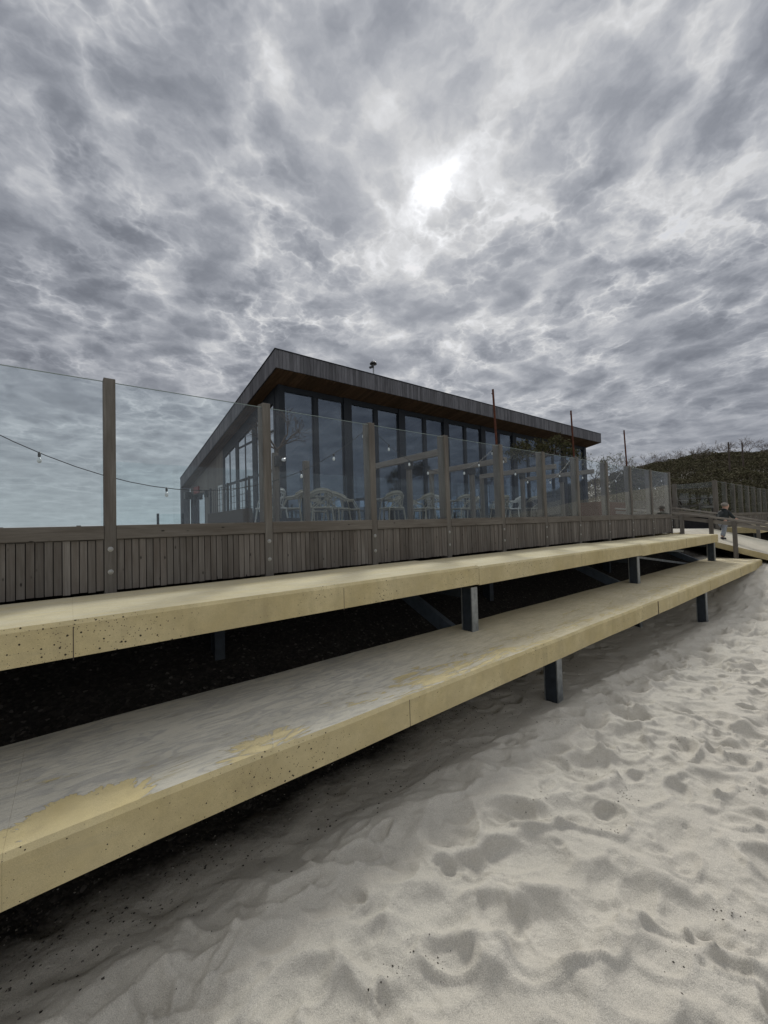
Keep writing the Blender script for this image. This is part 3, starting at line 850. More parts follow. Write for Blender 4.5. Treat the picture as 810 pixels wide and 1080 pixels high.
# right wall, back wall, floor
for a in (12.2, 15.1, 18.0, 20.9):
    fr = MB(); c2 = a + 2.75
    fr.box(RX - .08, RX + .04, a - .13, a, DZ, sz(a) - .01)
    fr.box(RX - .06, RX + .03, a + 1.32, a + 1.44, DZ + .1, sz(a + 1.4) - .3)
    fr.box(RX - .06, RX + .03, a, c2, DZ, DZ + .1); fr.box(RX - .06, RX + .03, a, c2, 3.3, 3.4)
    fr.prism([(RX - .06, a, sz(a) - .28), (RX - .06, c2, sz(c2) - .28), (RX - .06, c2, sz(c2) - .01), (RX - .06, a, sz(a) - .01)], (.1, 0, 0))
    w = fr.build('window', M['dark'], B)
    MB().prism([(RX - .02, a + .01, DZ + .11), (RX - .02, c2 - .01, DZ + .11), (RX - .02, c2 - .01, sz(c2) - .29), (RX - .02, a + .01, sz(a) - .29)], (.02, 0, 0)).build('pane', M['gpane'], w)
MB().box(RX - .1, RX + .03, 23.66, 23.8, DZ, sz(23.8) - .01).build('column', M['dark'], B)
bw = MB()
zc = sz(23.85) - .01
bw.box(5.3, 14.0, 23.8, 23.9, DZ, zc)
bw.box(14.0, RX, 23.8, 23.9, 3.55, zc); bw.box(14.0, RX, 23.8, 23.9, DZ, 2.1)
for x in (14.0, 16.2, 18.4, 20.6, 22.8, 25.0): bw.box(x, x + .35, 23.78, 23.92, 2.101, 3.549)
bw.build('back_wall', M['darkwood'], B)
for x in (14.35, 16.55, 18.75, 20.95, 23.15):
    f = MB(); f.box(x + .87, x + .93, 23.8, 23.88, 2.102, 3.548); f.box(x, x + .865, 23.8, 23.88, 2.85, 2.9); f.box(x + .935, x + 1.85, 23.8, 23.88, 2.85, 2.9)
    w = f.build('window', M['dark'], B)
    MB().box(x + .005, x + 1.845, 23.84, 23.86, 2.105, 3.545).build('pane', M['gpane'], w)
MB().box(5.3, RX - .1, 12.1, 23.78, 1.705, 1.72).build('interior_floor', M['floor'], B)
# interior fittings
t = thing('bar_counter', 'dark bar counter inside the restaurant behind the front windows', 'counter', (13, 19, 1.72))
MB().box(9.5, 16.5, 18.6, 19.3, 1.725, 2.75).build('front_panel', M['darkwood'], t)
MB().box(9.4, 16.6, 18.5, 19.4, 2.753, 2.80).build('worktop', M['tabletop'], t)
for i, (x, y) in enumerate(((8.9, 16.6), (13.9, 16.6), (19.0, 16.6), (22.5, 16.6))):
    o = MB().box(x - .09, x + .09, y - .09, y + .09, 1.722, sz(y + .1) - .01).build('interior_column', M['dark'], B)
for (x0, x1) in ((6.0, 9.0), (17.5, 20.5), (21.5, 25)):
    pass
# things on the gable
sp = thing('loudspeaker', 'small black loudspeaker high beside the gable glass doors', 'loudspeaker', (GX - .05, 23.3, 3.6))
b = MB().box(GX - .42, GX - .12, 23.0, 23.35, 3.42, 3.80); b.build('cabinet', M['black'], sp)
MB().box(GX - .12, GX - .035, 23.12, 23.2, 3.1, 3.72).build('bracket', M['black'], sp)
lt = thing('wall_lantern', 'black wall lantern on the grey gable cladding', 'lantern', (GX, 20.2, 3.5))
b = MB().box(GX - .16, GX - .03, 20.12, 20.3, 3.32, 3.62); b.build('lamp_body', M['black'], lt); MB().box(GX - .028, GX - .003, 20.16, 20.26, 3.4, 3.54).build('bracket', M['black'], lt)
rs = MB().box(GX - .09, GX - .012, 21.75, 22.65, 3.66, 4.0).build('red_sign', M['red']); tag(rs, 'small plain faded red board fixed above the gable glass doors', 'sign')
# roof mast
m = thing('roof_mast', 'thin mast with a small dome sensor standing on the roof', 'mast', (9.15, 12.0, rz(12)))
MB().tube([(9.15, 12, rz(12) - .02), (9.15, 12, 7.93)], .025, 8).build('pole', M['steel'], m)
MB().lathe((9.15, 12, 7.90), [(.13, 0), (.14, .03), (.10, .09), (.03, .13)], 12).build('dome', M['black'], m, sm=True)
MB().beam((9.15, 12, 7.82), (8.98, 12, 7.74), .06, .08).build('sensor', M['black'], m)

# ------------------------------------------------------------------ terrace furniture
def make_chair(name, mat, label):
    r = thing(name, label, 'chair')
    for sx_, sy_ in ((-1, -1), (1, -1), (-1, 1), (1, 1)):
        MB().tube([(.20 * sx_, .19 * sy_, .43), (.245 * sx_, .235 * sy_, 0)], [.018, .013], 7).build('leg', mat, r)
    b = MB(); b.hexa([(-.23, -.22, .42), (.23, -.22, .42), (.21, .21, .42), (-.21, .21, .42)], [(-.23, -.22, .455), (.23, -.22, .455), (.21, .21, .455), (-.21, .21, .455)])
    b.build('seat', mat, r, bevel=.012)
    pts = [(.25 * math.cos(a), .04 + .22 * math.sin(a) if math.sin(a) > 0 else .04 + .22 * math.sin(a), .66 + .13 * max(0, math.sin(a))) for a in [RAD(-30 + 12 * k) for k in range(21)]]
    b = MB().tube(pts, [.015] + [.02] * 19 + [.015], 8)
    m0 = [(x_ * s_, (y_ - .04) * s_ + .04, z_ + dz_) for s_, dz_ in ((1.0, .05), (1.0, -.06), (.90, -.06), (.90, .05)) for (x_, y_, z_) in pts[4:-4]]
    q = len(pts[4:-4]); fs_ = []
    for e_ in range(4):
        for k_ in range(q - 1): fs_.append((e_ * q + k_, e_ * q + k_ + 1, ((e_ + 1) % 4) * q + k_ + 1, ((e_ + 1) % 4) * q + k_))
    fs_ += [(0, q, 2 * q, 3 * q), (q - 1, 4 * q - 1, 3 * q - 1, 2 * q - 1)]
    b.add(m0, fs_); b.build('back_rail', mat, r, sm=False)
    b = MB()
    for a in (60, 78, 102, 120): b.tube([(.24 * math.cos(RAD(a)), .05 + .21 * math.sin(RAD(a)), .66 + .13 * math.sin(RAD(a))), (.19 * math.cos(RAD(a)), .19, .45)], .009, 6)
    b.tube([(-.22, .16, .72), (.15, .19, .46)], .010, 6); b.tube([(.22, .16, .72), (-.15, .19, .46)], .010, 6)
    b.build('backrest', mat, r)
    for s in (-1, 1):
        MB().tube([(.217 * s, -.068, .66), (.235 * s, -.12, .55), (.20 * s, -.19, .44)], .012, 6).build('arm_support', mat, r)
    return r
def make_table(label):
    r = thing('cafe_table', label, 'table')
    MB().box(-.38, .38, -.35, .35, .71, .74).build('table_top', M['tabletop'], r, bevel=.004)
    MB().tube([(0, 0, .03), (0, 0, .709)], .03, 10).build('column', M['black'], r)
    MB().lathe((0, 0, 0), [(.24, 0), (.24, .012), (.05, .03)], 16).build('foot', M['black'], r)
    return r
chair0 = make_chair('cafe_chair', M['cream'], '')
chair1 = make_chair('cafe_chair', M['whitechair'], '')
table0 = make_table('')
CH = [(4.10, 7.35, 165, 0, 'cream bentwood chair facing away, widest seen in the second clear glass bay'),
      (3.62, 7.75, 245, 0, 'cream bentwood chair turned sideways, left of the one facing away'),
      (4.75, 7.75, 110, 0, 'cream bentwood chair turned sideways, right of the one facing away'),
      (3.15, 7.6, 200, 1, 'white chair close behind the bare tree trunk'),
      (5.35, 8.1, 60, 0, 'cream chair set deep between the second and third glass bays'),
      (5.0, 9.2, 10, 0, 'cream chair facing the beach, deepest by the glass front'),
      (8.3, 8.9, 20, 0, 'cream chair facing the beach between two tables, deeper than the others'),
      (6.0, 7.3, 175, 0, 'cream chair seen just right of the fourth near post'),
      (6.55, 7.9, 250, 0, 'cream chair standing deeper behind the third glass bay, left half'),
      (7.25, 7.5, 190, 0, 'cream chair in the middle of the third clear glass bay'),
      (7.95, 7.8, 120, 1, 'white chair at the right end of the third clear glass bay'),
      (8.75, 7.5, 170, 0, 'cream chair behind the fourth glass bay, left of its table'),
      (9.6, 7.9, 245, 0, 'cream chair turned sideways behind the fourth glass bay'),
      (10.4, 7.4, 185, 0, 'cream chair close to the right end of the fourth glass bay'),
      (11.4, 7.6, 200, 1, 'white chair left of the dark planter under the evergreen tree'),
      (12.1, 7.3, 150, 0, 'cream chair hard against the dark planter under the evergreen tree')]
u = [0, 0]
for x, y, a, k, lab in CH:
    src = (chair0, chair1)[k]
    o = src if not u[k] else copy_tree(src); u[k] = 1
    o.location = (x, y, 1.70); o.rotation_euler.z = RAD(a); tag(o, lab, 'chair', 'chairs set out on the terrace')
TB = [(4.15, 8.2, 'grey cafe table among the cream chairs of the second clear glass bay'), (6.7, 8.5, 'grey cafe table among the chairs behind the third glass bay'),
      (9.3, 8.6, 'grey cafe table among the chairs behind the fourth glass bay'), (11.9, 8.2, 'grey cafe table nearest to the evergreen tree')]
for i, (x, y, lab) in enumerate(TB):
    o = table0 if i == 0 else copy_tree(table0)
    o.location = (x, y, 1.70); tag(o, lab, 'table', 'cafe tables on the terrace')
def picnic(label):
    r = thing('picnic_table', label, 'picnic table')
    b = MB()
    for k in range(5): b.box(-.9, .9, -.37 + .15 * k, -.24 + .15 * k, .72, .76)
    b.build('table_top', M['wood_x'], r)
    for s in (-1, 1):
        b = MB(); b.box(-.9, .9, .60 * s - .13, .60 * s + .13, .43, .47); b.build('seat', M['wood_x'], r)
    for x in (-.65, .65):
        b = MB(); b.beam((x, -.22, .715), (x, -.62, 0), .045, .09, (1, 0, 0)); b.beam((x + .05, .22, .715), (x + .05, .62, 0), .045, .09, (1, 0, 0)); b.beam((x - .05, -.7, .38), (x - .05, .7, .38), .045, .09)
        b.build('leg', M['wood'], r)
    return r
pt = picnic('timber picnic table just behind the corner of the far windscreen'); pt.location = (19.9, 5.1, 1.7); pt.rotation_euler.z = RAD(80); tag(pt, group='picnic tables on the far terrace')
p2 = copy_tree(pt); p2.location = (22.0, 6.6, 1.7); p2.rotation_euler.z = RAD(70); p2['label'] = 'timber picnic table set farther back on the far terrace'
# planters
def planter(x, y, w, d, h, mat, label):
    r = thing('planter', label, 'planter', (x, y, 1.7), 'planters on the terrace')
    b = MB(); t = .03; z0 = 1.702; z1 = 1.7 + h
    b.box(x - w / 2, x + w / 2, y - d / 2, y - d / 2 + t, z0, z1); b.box(x - w / 2, x + w / 2, y + d / 2 - t, y + d / 2, z0, z1)
    b.box(x - w / 2, x - w / 2 + t, y - d / 2 + t + .001, y + d / 2 - t - .001, z0, z1); b.box(x + w / 2 - t, x + w / 2, y - d / 2 + t + .001, y + d / 2 - t - .001, z0, z1)
    b.build('box', mat, r); MB().box(x - w / 2 + t + .002, x + w / 2 - t - .002, y - d / 2 + t + .002, y + d / 2 - t - .002, z0 + .01, z1 - .05).build('soil', simple('potting_soil', (.03, .022, .016), .95), r)
    return r
planter(14.0, 8.1, 1.9, 1.0, .85, M['darkwood'], 'tall dark planter box holding the evergreen tree')
planter(3.02, 7.0, .6, .6, .22, M['darkwood'], 'low dark planter at the foot of the bare tree')
planter(20.6, 8.6, 3.8, 1.0, .8, M['rust'], 'long rusty planter below the two leafy saplings')

# ------------------------------------------------------------------ trees
def tree(name, label, x, y, z, trunk_h, spread, up, depth, r0, seed, leaf=None, leaf_size=.05, leaf_n=0, flat=1., nbr=3, mats=('bark',), group=None, lean=(0, 0), leaf_depth=1, tw=.004):
    rnd = random.Random(seed)
    r = thing(name, label, 'tree', (x, y, z), group)
    wood_ = MB(); tips = []
    def grow(p, d, L, rad, dep):
        n = 4; pts = [p]; q = p.copy(); dd = d.copy()
        for i in range(n):
            dd = (dd + Vector((rnd.gauss(0, .16), rnd.gauss(0, .16), rnd.gauss(0, .10) + .03 * up))).normalized()
            q = q + dd * L / n; pts.append(q.copy())
        r1 = max(tw, rad * .62)
        wood_.tube(pts, [rad + (r1 - rad) * i / n for i in range(n + 1)], 6 if rad > .015 else 4, cap=False)
        if dep <= leaf_depth: tips.extend(pts[1:])
        if dep <= 0: return
        for i in range(nbr + (1 if rnd.random() < .5 else 0)):
            a = rnd.random() * 6.283; ax = dd.orthogonal().normalized()
            ax.rotate(Matrix.Rotation(a, 3, dd))
            nd = (dd * rnd.uniform(.5, .9) + ax * rnd.uniform(.5, 1.0)); nd.z = nd.z * flat + .12 * up
            st = pts[rnd.choice((2, 3, 4, 4))]
            grow(st, nd.normalized(), L * rnd.uniform(.58, .82), r1 * .85, dep - 1)
    d0 = Vector((lean[0], lean[1], 1)).normalized()
    top = Vector((x, y, z)) + d0 * trunk_h
    wood_.tube([(x, y, z - .1), (x + lean[0] * trunk_h * .4 + .02, y, z + trunk_h * .5), top], [r0 * 1.25, r0 * 1.05, r0], 8)
    for i in range(nbr + 1):
        a = 6.283 * (i + rnd.random() * .5) / (nbr + 1)
        nd = Vector((math.cos(a), math.sin(a), rnd.uniform(.5, 1.3) * up)).normalized()
        grow(top, nd, spread * rnd.uniform(.5, .7), r0 * .6, depth)
    wood_.build('trunk', M[mats[0]], r)
    if leaf:
        lb = MB()
        for i in range(leaf_n):
            c = rnd.choice(tips) + Vector((rnd.gauss(0, 1), rnd.gauss(0, 1), rnd.gauss(0, .7))) * leaf_size * 1.5
            s = leaf_size * rnd.uniform(.5, 1.2)
            u_ = Vector((rnd.gauss(0, 1), rnd.gauss(0, 1), rnd.gauss(0, 1) + .4)).normalized(); v_ = u_.orthogonal().normalized(); v_.rotate(Matrix.Rotation(rnd.random() * 6.28, 3, u_)); w_ = u_.cross(v_)
            lb.add([c - v_ * s, c + w_ * s * .35, c + v_ * s, c - w_ * s * .35], [(0, 1, 2, 3)])
        lb.build('crown', M[leaf], r)
    return r
tree('bare_tree', 'small leafless tree with fine twigs behind the second tall post', 3.02, 7.0, 1.85, 1.35, .62, .75, 3, .035, 5, nbr=3, tw=.0035)
tree('evergreen_tree', 'flat crowned olive green tree rising before the restaurant eave', 14.05, 8.1, 2.4, 1.74, 1.08, .34, 3, .06, 8, 'pineleaf', .06, 3200, flat=.75, nbr=3, lean=(.08, 0), leaf_depth=1, tw=.008)
tree('leafy_sapling', 'thin sapling with sparse pale leaves, left of the farthest rusty rod', 19.6, 8.6, 2.3, 1.3, 1.25, 1.0, 3, .03, 13, 'sapleaf', .055, 420, nbr=2, group='saplings on the far terrace')
tree('leafy_sapling', 'thin sapling with sparse pale leaves, right of the farthest rusty rod', 24.0, 9.4, 2.0, 1.6, 1.35, 1.0, 3, .03, 21, 'sapleaf', .06, 460, nbr=2, group='saplings on the far terrace')

# bare shrubs on the dune skyline
rnd = random.Random(3)
azs = [7.5, 9.2, 10.6, 12.0, 13.2, 14.3, 15.3, 16.2, 17.1, 18.0, 19.2, 20.4, 21.8, 23.5]
for i, az in enumerate(azs):
    rr = 50 + rnd.uniform(-3, 3); x = rr * math.cos(RAD(az)); y = rr * math.sin(RAD(az)); z = gz(x, y)
    lab = 'leafless grey shrub standing on the dune skyline'
    tree('bare_shrub', lab, x, y, z, .3, 1.25 * rnd.uniform(.7, 1.15), 1.0, 3, .035, 100 + i, nbr=3, mats=('twig',), group='bare shrubs along the dune crest', tw=.007)

# dense scrub covering the dune: leaf clumps
def scrub(name, mat, n, az0, az1, r0, r1, size, hmax, lab, seed):
    rg = np.random.default_rng(seed)
    az = rg.uniform(az0, az1, n); rr = rg.uniform(r0, r1, n)
    x = rr * np.cos(np.radians(az)); y = rr * np.sin(np.radians(az))
    dens = fbm(x * .25 + 3, y * .25 + 8, 4)
    keep = dens > .22
    x, y, dens = x[keep], y[keep], dens[keep]
    z = terrain(x, y)
    cl = fbm(x * .55 + 30, y * .55 + 12, 3)
    h = hmax * (.25 + 1.5 * np.clip(cl - .25, 0, 1)) * np.sqrt(rg.random(len(x)))
    c = np.stack([x, y, z + h], -1); m = len(x)
    u_ = rg.normal(size=(m, 3)); u_ /= np.linalg.norm(u_, axis=1)[:, None]
    v_ = np.cross(u_, rg.normal(size=(m, 3))); v_ /= np.linalg.norm(v_, axis=1)[:, None]
    s = size * rg.uniform(.5, 1.3, m)[:, None]
    P = np.stack([c - u_ * s, c + v_ * s * .4, c + u_ * s, c - v_ * s * .4], 1).reshape(-1, 3)
    b = MB(); b.v = [tuple(p) for p in P]; b.f = [(4 * i, 4 * i + 1, 4 * i + 2, 4 * i + 3) for i in range(m)]
    o = b.build(name, M[mat]); tag(o, lab, 'scrub', kind='stuff')
scrub('dune_scrub', 'scrub', 150000, -4, 22, 28, 56, .10, .95, 'dark green and brown scrub covering the dune behind', 1)
scrub('dune_heath', 'heath', 130000, -4, 50, 28, 56, .10, .7, 'brown leafless undergrowth spread over the dune', 2)

# poles and a slat fence on the dune
def gpole(px_az, rr, h, lab):
    x = rr * math.cos(RAD(px_az)); y = rr * math.sin(RAD(px_az)); z = gz(x, y)
    b = MB().tube([(x, y, z - .4), (x, y, z + h)], [.07, .05], 8); o = b.build('timber_pole', M['bark'], None, (x, y, z)); tag(o, lab, 'pole', 'timber poles on the dune')
gpole(10.6, 42, 2.9, 'taller dark pole on the dune slope above the far windscreen')
gpole(9.5, 44, 2.3, 'shorter dark pole on the dune slope nearest the right edge')
sf = thing('slat_fence', 'dark paling fence on the dune seen through the glass', 'fence', (30, 11, 0))
b = MB(); k = 0
for az in np.arange(14.5, 23, .16):
    rr = 33.0; x = rr * math.cos(RAD(az)); y = rr * math.sin(RAD(az)); z = gz(x, y); b.box(x - .025, x + .025, y - .02, y + .02, z - .2, z + 1.5 + .1 * math.sin(az * 40))
b.build('palings', M['post'], sf)
b = MB()
pp = [(33.05 * math.cos(RAD(a)), 33.05 * math.sin(RAD(a))) for a in np.arange(14.5, 23.2, .8)]
for (xa, ya), (xb, yb) in zip(pp[:-1], pp[1:]):
    b.beam((xa, ya, gz(xa, ya) + 1.1), (xb, yb, gz(xb, yb) + 1.1), .03, .06)
b.build('rail', M['post'], sf)
# low posts far on the sea side of the deck
for i, (x, y, h, lab) in enumerate(((-.10 * 14, 14.0, 1.99, 'low grey post beyond the deck, left one of a near pair'), (.02 * 14 - .1, 14.0, 2.0, 'low grey post beyond the deck, right one of the pair'))):
    o = MB().box(x - .05, x + .05, y - .05, y + .05, 1.702, h - .02).build('deck_post', M['post'], None, (x, y, 1.7)); tag(o, lab, 'post', 'low posts on the sea side of the deck')
# a far glass screen at the back left corner of the building
fs = thing('far_windscreen', 'small distant glass screen beside the back corner of the restaurant', 'windscreen', (3.2, 22, 1.7))
for x in (3.35, 4.45): MB().box(x - .05, x + .05, 22.0, 22.1, 1.702, 2.62).build('post', M['dark'], fs)
MB().box(3.41, 4.39, 22.04, 22.05, 1.75, 2.6).build('glass_panel', M['screen'], fs)
# mesh trellis gate before the gable and its dark bench box
tr = thing('mesh_trellis', 'black wire mesh trellis in front of the gable windows', 'trellis', (4.4, 14, 1.7))
b = MB()
for y in np.arange(12.6, 16.9, .28): b.tube([(4.45, y, 2.42), (4.45, y, 3.35)], .010, 4)
for z in np.arange(2.45, 3.4, .22): b.tube([(4.45, 12.6, z), (4.45, 16.9, z)], .010, 4)
b.build('wire_mesh', M['black'], tr)
MB().box(4.35, 4.55, 12.5, 17.0, 1.702, 2.40).build('box', M['bark'], tr)
for y in (12.5, 14.7, 16.95): MB().box(4.42, 4.48, y - .03, y + .03, 2.402, 3.42).build('post', M['black'], tr)
# spotlight on an inner post
sl = thing('spotlight', 'white spotlight bracketed to the post behind the second tall windscreen post', 'spotlight', (2.6, 6.1, 3))
MB().box(2.56, 2.64, 6.06, 6.14, 1.702, 2.96).build('post', M['post'], sl, bevel=.004)
MB().box(2.57, 2.67, 5.99, 6.055, 2.74, 2.90).build('bracket', M['black'], sl)
MB().lathe((2.64, 5.93, 2.83), [(.015, 0), (.028, .015), (.030, .05), (.015, .06)], 12, 'x').build('lamp_head', M['bulb'], sl, sm=True)

# ------------------------------------------------------------------ child on the ramp
def skin(name, joints, edges, mat, parent, root_i=0, sub=2):
    me = bpy.data.meshes.new(name)
    me.from_pydata([j[:3] for j in joints], edges, [])
    o = bpy.data.objects.new(name, me); COL.objects.link(o); o.parent = parent
    sk = o.modifiers.new('skin', 'SKIN'); sk.use_smooth_shade = True
    for i, v in enumerate(me.skin_vertices[0].data if len(me.skin_vertices) else []):
        pass
    if not len(me.skin_vertices):
        bpy.context.view_layer.objects.active = o
        me.skin_vertices  # layer appears with the modifier in newer versions
    if len(me.skin_vertices):
        for i, v in enumerate(me.skin_vertices[0].data):
            r_ = joints[i][3]; v.radius = r_ if hasattr(r_, '__len__') else (r_, r_); v.use_root = (i == root_i)
    o.modifiers.new('sub', 'SUBSURF').levels = sub; o.modifiers['sub'].render_levels = sub
    me.materials.append(mat)
    return o
kx, ky = 15.35, 3.10; kz = ramp_z(ky)
kid = thing('person', 'child in a dark padded jacket and grey beanie walking down the ramp', 'person', (kx, ky, kz))
kid.rotation_euler.z = RAD(-28)      # local +x is the walking direction
H = lambda *a: a
skinm = simple('skin', (.45, .27, .2), .6); jacket = simple('padded_jacket', (.022, .028, .03), .8, 0, .3, 20, .3)
jeans = simple('pale_jeans', (.22, .24, .27), .85, 0, .2, 30, .2); beanie = simple('grey_beanie', (.22, .20, .18), .9, 0, .2, 60, .3); shoe = simple('dark_shoes', (.02, .02, .022), .6)
J = [(0, 0, .56, .085), (.03, 0, .68, .09), (.06, 0, .80, .09), (.09, 0, .88, .045), (.12, 0, .96, .075), (.14, 0, 1.02, .085), (.14, 0, 1.08, .06),
     (.06, .12, .82, .035), (.02, .17, .67, .028), (.12, .18, .57, .024), (.17, .17, .54, .022),
     (.06, -.12, .82, .035), (.14, -.16, .68, .028), (.26, -.15, .62, .024), (.31, -.145, .61, .022),
     (.02, .065, .50, .06), (.11, .07, .29, .042), (.06, .07, .06, .028),
     (-.01, -.065, .50, .06), (-.05, -.07, .29, .042), (-.16, -.07, .09, .028)]
Ed = [(0, 1), (1, 2), (2, 3), (3, 4), (4, 5), (5, 6), (2, 7), (7, 8), (8, 9), (9, 10), (2, 11), (11, 12), (12, 13), (13, 14), (0, 15), (15, 16), (16, 17), (0, 18), (18, 19), (19, 20)]
bpy.context.view_layer.update()
skin('body', J, Ed, skinm, kid)
JJ = [(0, 0, .50, .125), (.03, 0, .66, .125), (.06, 0, .80, .115), (.085, 0, .88, .07), (.06, .12, .82, .055), (.02, .175, .67, .048), (.11, .182, .585, .040),
      (.06, -.12, .82, .055), (.14, -.165, .68, .048), (.24, -.155, .625, .040)]
skin('jacket', JJ, [(0, 1), (1, 2), (2, 3), (2, 4), (4, 5), (5, 6), (2, 7), (7, 8), (8, 9)], jacket, kid)
skin('trousers', [(0, 0, .54, .10), (.02, .065, .48, .075), (.11, .07, .29, .060), (.06, .07, .07, .05), (-.01, -.065, .48, .075), (-.05, -.07, .29, .060), (-.155, -.07, .10, .05)],
     [(0, 1), (1, 2), (2, 3), (0, 4), (4, 5), (5, 6)], jeans, kid)
skin('beanie', [(.085, 0, .975, .085), (.10, 0, 1.04, .098), (.11, 0, 1.11, .07)], [(0, 1), (1, 2)], beanie, kid)
skin('hood', [(.05, 0, .86, .085), (.07, 0, .93, .092)], [(0, 1)], jacket, kid)
skin('shoe', [(.04, .07, .035, .038), (.12, .07, .028, .036), (.17, .07, .024, .026)], [(0, 1), (1, 2)], shoe, kid)
skin('shoe', [(-.19, -.07, .07, .036), (-.11, -.07, .032, .036), (-.07, -.07, .026, .026)], [(0, 1), (1, 2)], shoe, kid)
b = MB()
for s in (-1, 1): b.lathe((.212, .03 * s, 1.025), [(.004, -.004), (.010, 0), (.004, .006)], 8, 'x')
b.build('eyes', M['black'], kid) if False else None
def local(mb, name, mat):
    o = mb.build(name, mat); o.parent = kid; o.location = (0, 0, 0); return o
local(b, 'eyes', M['black'])
nb = MB(); nb.lathe((.212, 0, 1.0), [(.014, 0), (.012, .012), (.004, .02)], 8, 'x'); local(nb, 'nose', skinm)
mb_ = MB(); mb_.box(.198, .208, -.02, .02, .962, .968); local(mb_, 'mouth', M['red'])
for s, (hx, hy, hz) in ((1, (.17, .17, .54)), (-1, (.31, -.145, .61))):
    hb = MB()
    for k in range(4):
        hb.tube([(hx, hy + (k - 1.5) * .011, hz), (hx + .030, hy + (k - 1.5) * .012, hz - .004), (hx + .052 - abs(k - 1.5) * .005, hy + (k - 1.5) * .012, hz - .02)], [.007, .0065, .005], 6)
    hb.tube([(hx - .01, hy - .016 * s, hz), (hx + .02, hy - .034 * s, hz + .004), (hx + .032, hy - .034 * s, hz - .004)], [.008, .007, .005], 6)
    local(hb, 'hand', skinm)

# ------------------------------------------------------------------ sky and sun
SUN = Vector((1.0725, 1.0, 1.2345)).normalized()
el = math.asin(SUN.z); az = math.atan2(SUN.x, SUN.y)
W = bpy.data.worlds.new('World'); sc.world = W; W.use_nodes = True
t = NT.__new__(NT); t.t = W.node_tree; t.n = t.t.nodes; t.l = t.t.links
bg = t.n['Background']; outw = t.n['World Output']
sky = t.node('ShaderNodeTexSky', sky_type='NISHITA'); sky.sun_disc = False; sky.sun_elevation = el; sky.sun_rotation = az
t.link(sky.outputs[0], bg.inputs[0]); bg.inputs[1].default_value = .05
tc = t.node('ShaderNodeTexCoord')
nrm = t.node('ShaderNodeVectorMath', operation='NORMALIZE'); t.link(tc.outputs['Generated'], nrm.inputs[0])
sp_ = t.node('ShaderNodeSeparateXYZ'); t.link(nrm.outputs[0], sp_.inputs[0])
zz = t.math('ADD', t.math('MAXIMUM', sp_.outputs[2], 0.0), .16)
cx = t.math('DIVIDE', sp_.outputs[0], zz); cy = t.math('DIVIDE', sp_.outputs[1], zz)
cb = t.node('ShaderNodeCombineXYZ'); t.link(cx, cb.inputs[0]); t.link(cy, cb.inputs[1])
P = cb.outputs[0]
# domain warp
def vadd(vec, src, amt):
    w_ = t.node('ShaderNodeVectorMath', operation='MULTIPLY_ADD'); t.link(src, w_.inputs[0]); w_.inputs[1].default_value = (amt, amt, amt); t.link(vec, w_.inputs[2]); return w_.outputs[0]
w1 = t.noise(P, 1.6, 2, .5, out='Color'); w2 = t.noise(P, 8, 4, .6, out='Color')
PW_ = vadd(vadd(P, w1, .30), w2, .13)
big = t.noise(P, .8, 2, .5)                                  # broad banks
mid = t.noise(PW_, 3.0, 5, .60)
cell = t.voro(PW_, 5.6, 'F1')                        # puffs
cellf = t.voro(PW_, 13.0, 'F1')
fine = t.noise(PW_, 16, 4, .68)
PV = vadd(PW_, t.noise(P, 24, 2, .6, out='Color'), .05)
e1 = t.voro(PV, 6.4, 'DISTANCE_TO_EDGE'); e2 = t.voro(PV, 15.0, 'DISTANCE_TO_EDGE')
vein = t.math('ADD', t.math('POWER', t.math('SUBTRACT', 1, t.math('MULTIPLY', e1, 3.2), clamp=True), 3), t.math('MULTIPLY', t.math('POWER', t.math('SUBTRACT', 1, t.math('MULTIPLY', e2, 3.0), clamp=True), 3), .55))
vein = t.math('MULTIPLY', vein, t.ramp(t.noise(P, 2.4, 2, .6), [(.38, .0), (.62, 1)]))
thick = t.math('ADD', t.math('MULTIPLY', t.math('SUBTRACT', .50, cell), 1.55), t.math('MULTIPLY', t.math('SUBTRACT', mid, .5), 1.5))
thick = t.math('ADD', thick, t.math('MULTIPLY', t.math('SUBTRACT', .5, cellf), .75))
thick = t.math('ADD', thick, t.math('MULTIPLY', t.math('SUBTRACT', fine, .5), .80))
thick = t.math('ADD', thick, t.math('MULTIPLY', t.math('SUBTRACT', big, .5), .75))
# contrast fades towards the horizon
fade = t.math('DIVIDE', sp_.outputs[2], .42, clamp=True)
fade = t.math('MULTIPLY_ADD', fade, .84, .16)
thick = t.math('MULTIPLY', thick, fade)
thick = t.math('SUBTRACT', thick, t.math('MULTIPLY', t.math('MULTIPLY', vein, fade), .60))
T = t.math('MULTIPLY_ADD', thick, .47, .57, clamp=True)                  # 0 thin .. 1 thick
dot = t.node('ShaderNodeVectorMath', operation='DOT_PRODUCT'); t.link(nrm.outputs[0], dot.inputs[0]); dot.inputs[1].default_value = SUN
dp = t.math('MAXIMUM', dot.outputs['Value'], 0)
g1 = t.math('POWER', dp, 3); g2 = t.math('POWER', dp, 16); g3 = t.math('POWER', dp, 130); g4 = t.math('POWER', dp, 5200)
thin = t.math('SUBTRACT', 1, T)
tr_ = t.math('MULTIPLY', t.math('POWER', thin, 1.8), t.math('SUBTRACT', 1, t.math('MULTIPLY', g2, .55)))
lum = t.math('MULTIPLY_ADD', tr_, .41, .158)
lum = t.math('ADD', lum, t.math('MULTIPLY', g1, t.math('MULTIPLY_ADD', tr_, .20, .085)))
lum = t.math('ADD', lum, t.math('MULTIPLY', g2, t.math('MULTIPLY_ADD', tr_, .38, .10)))
lum = t.math('ADD', lum, t.math('MULTIPLY', g3, t.math('MULTIPLY_ADD', tr_, .15, .12)))
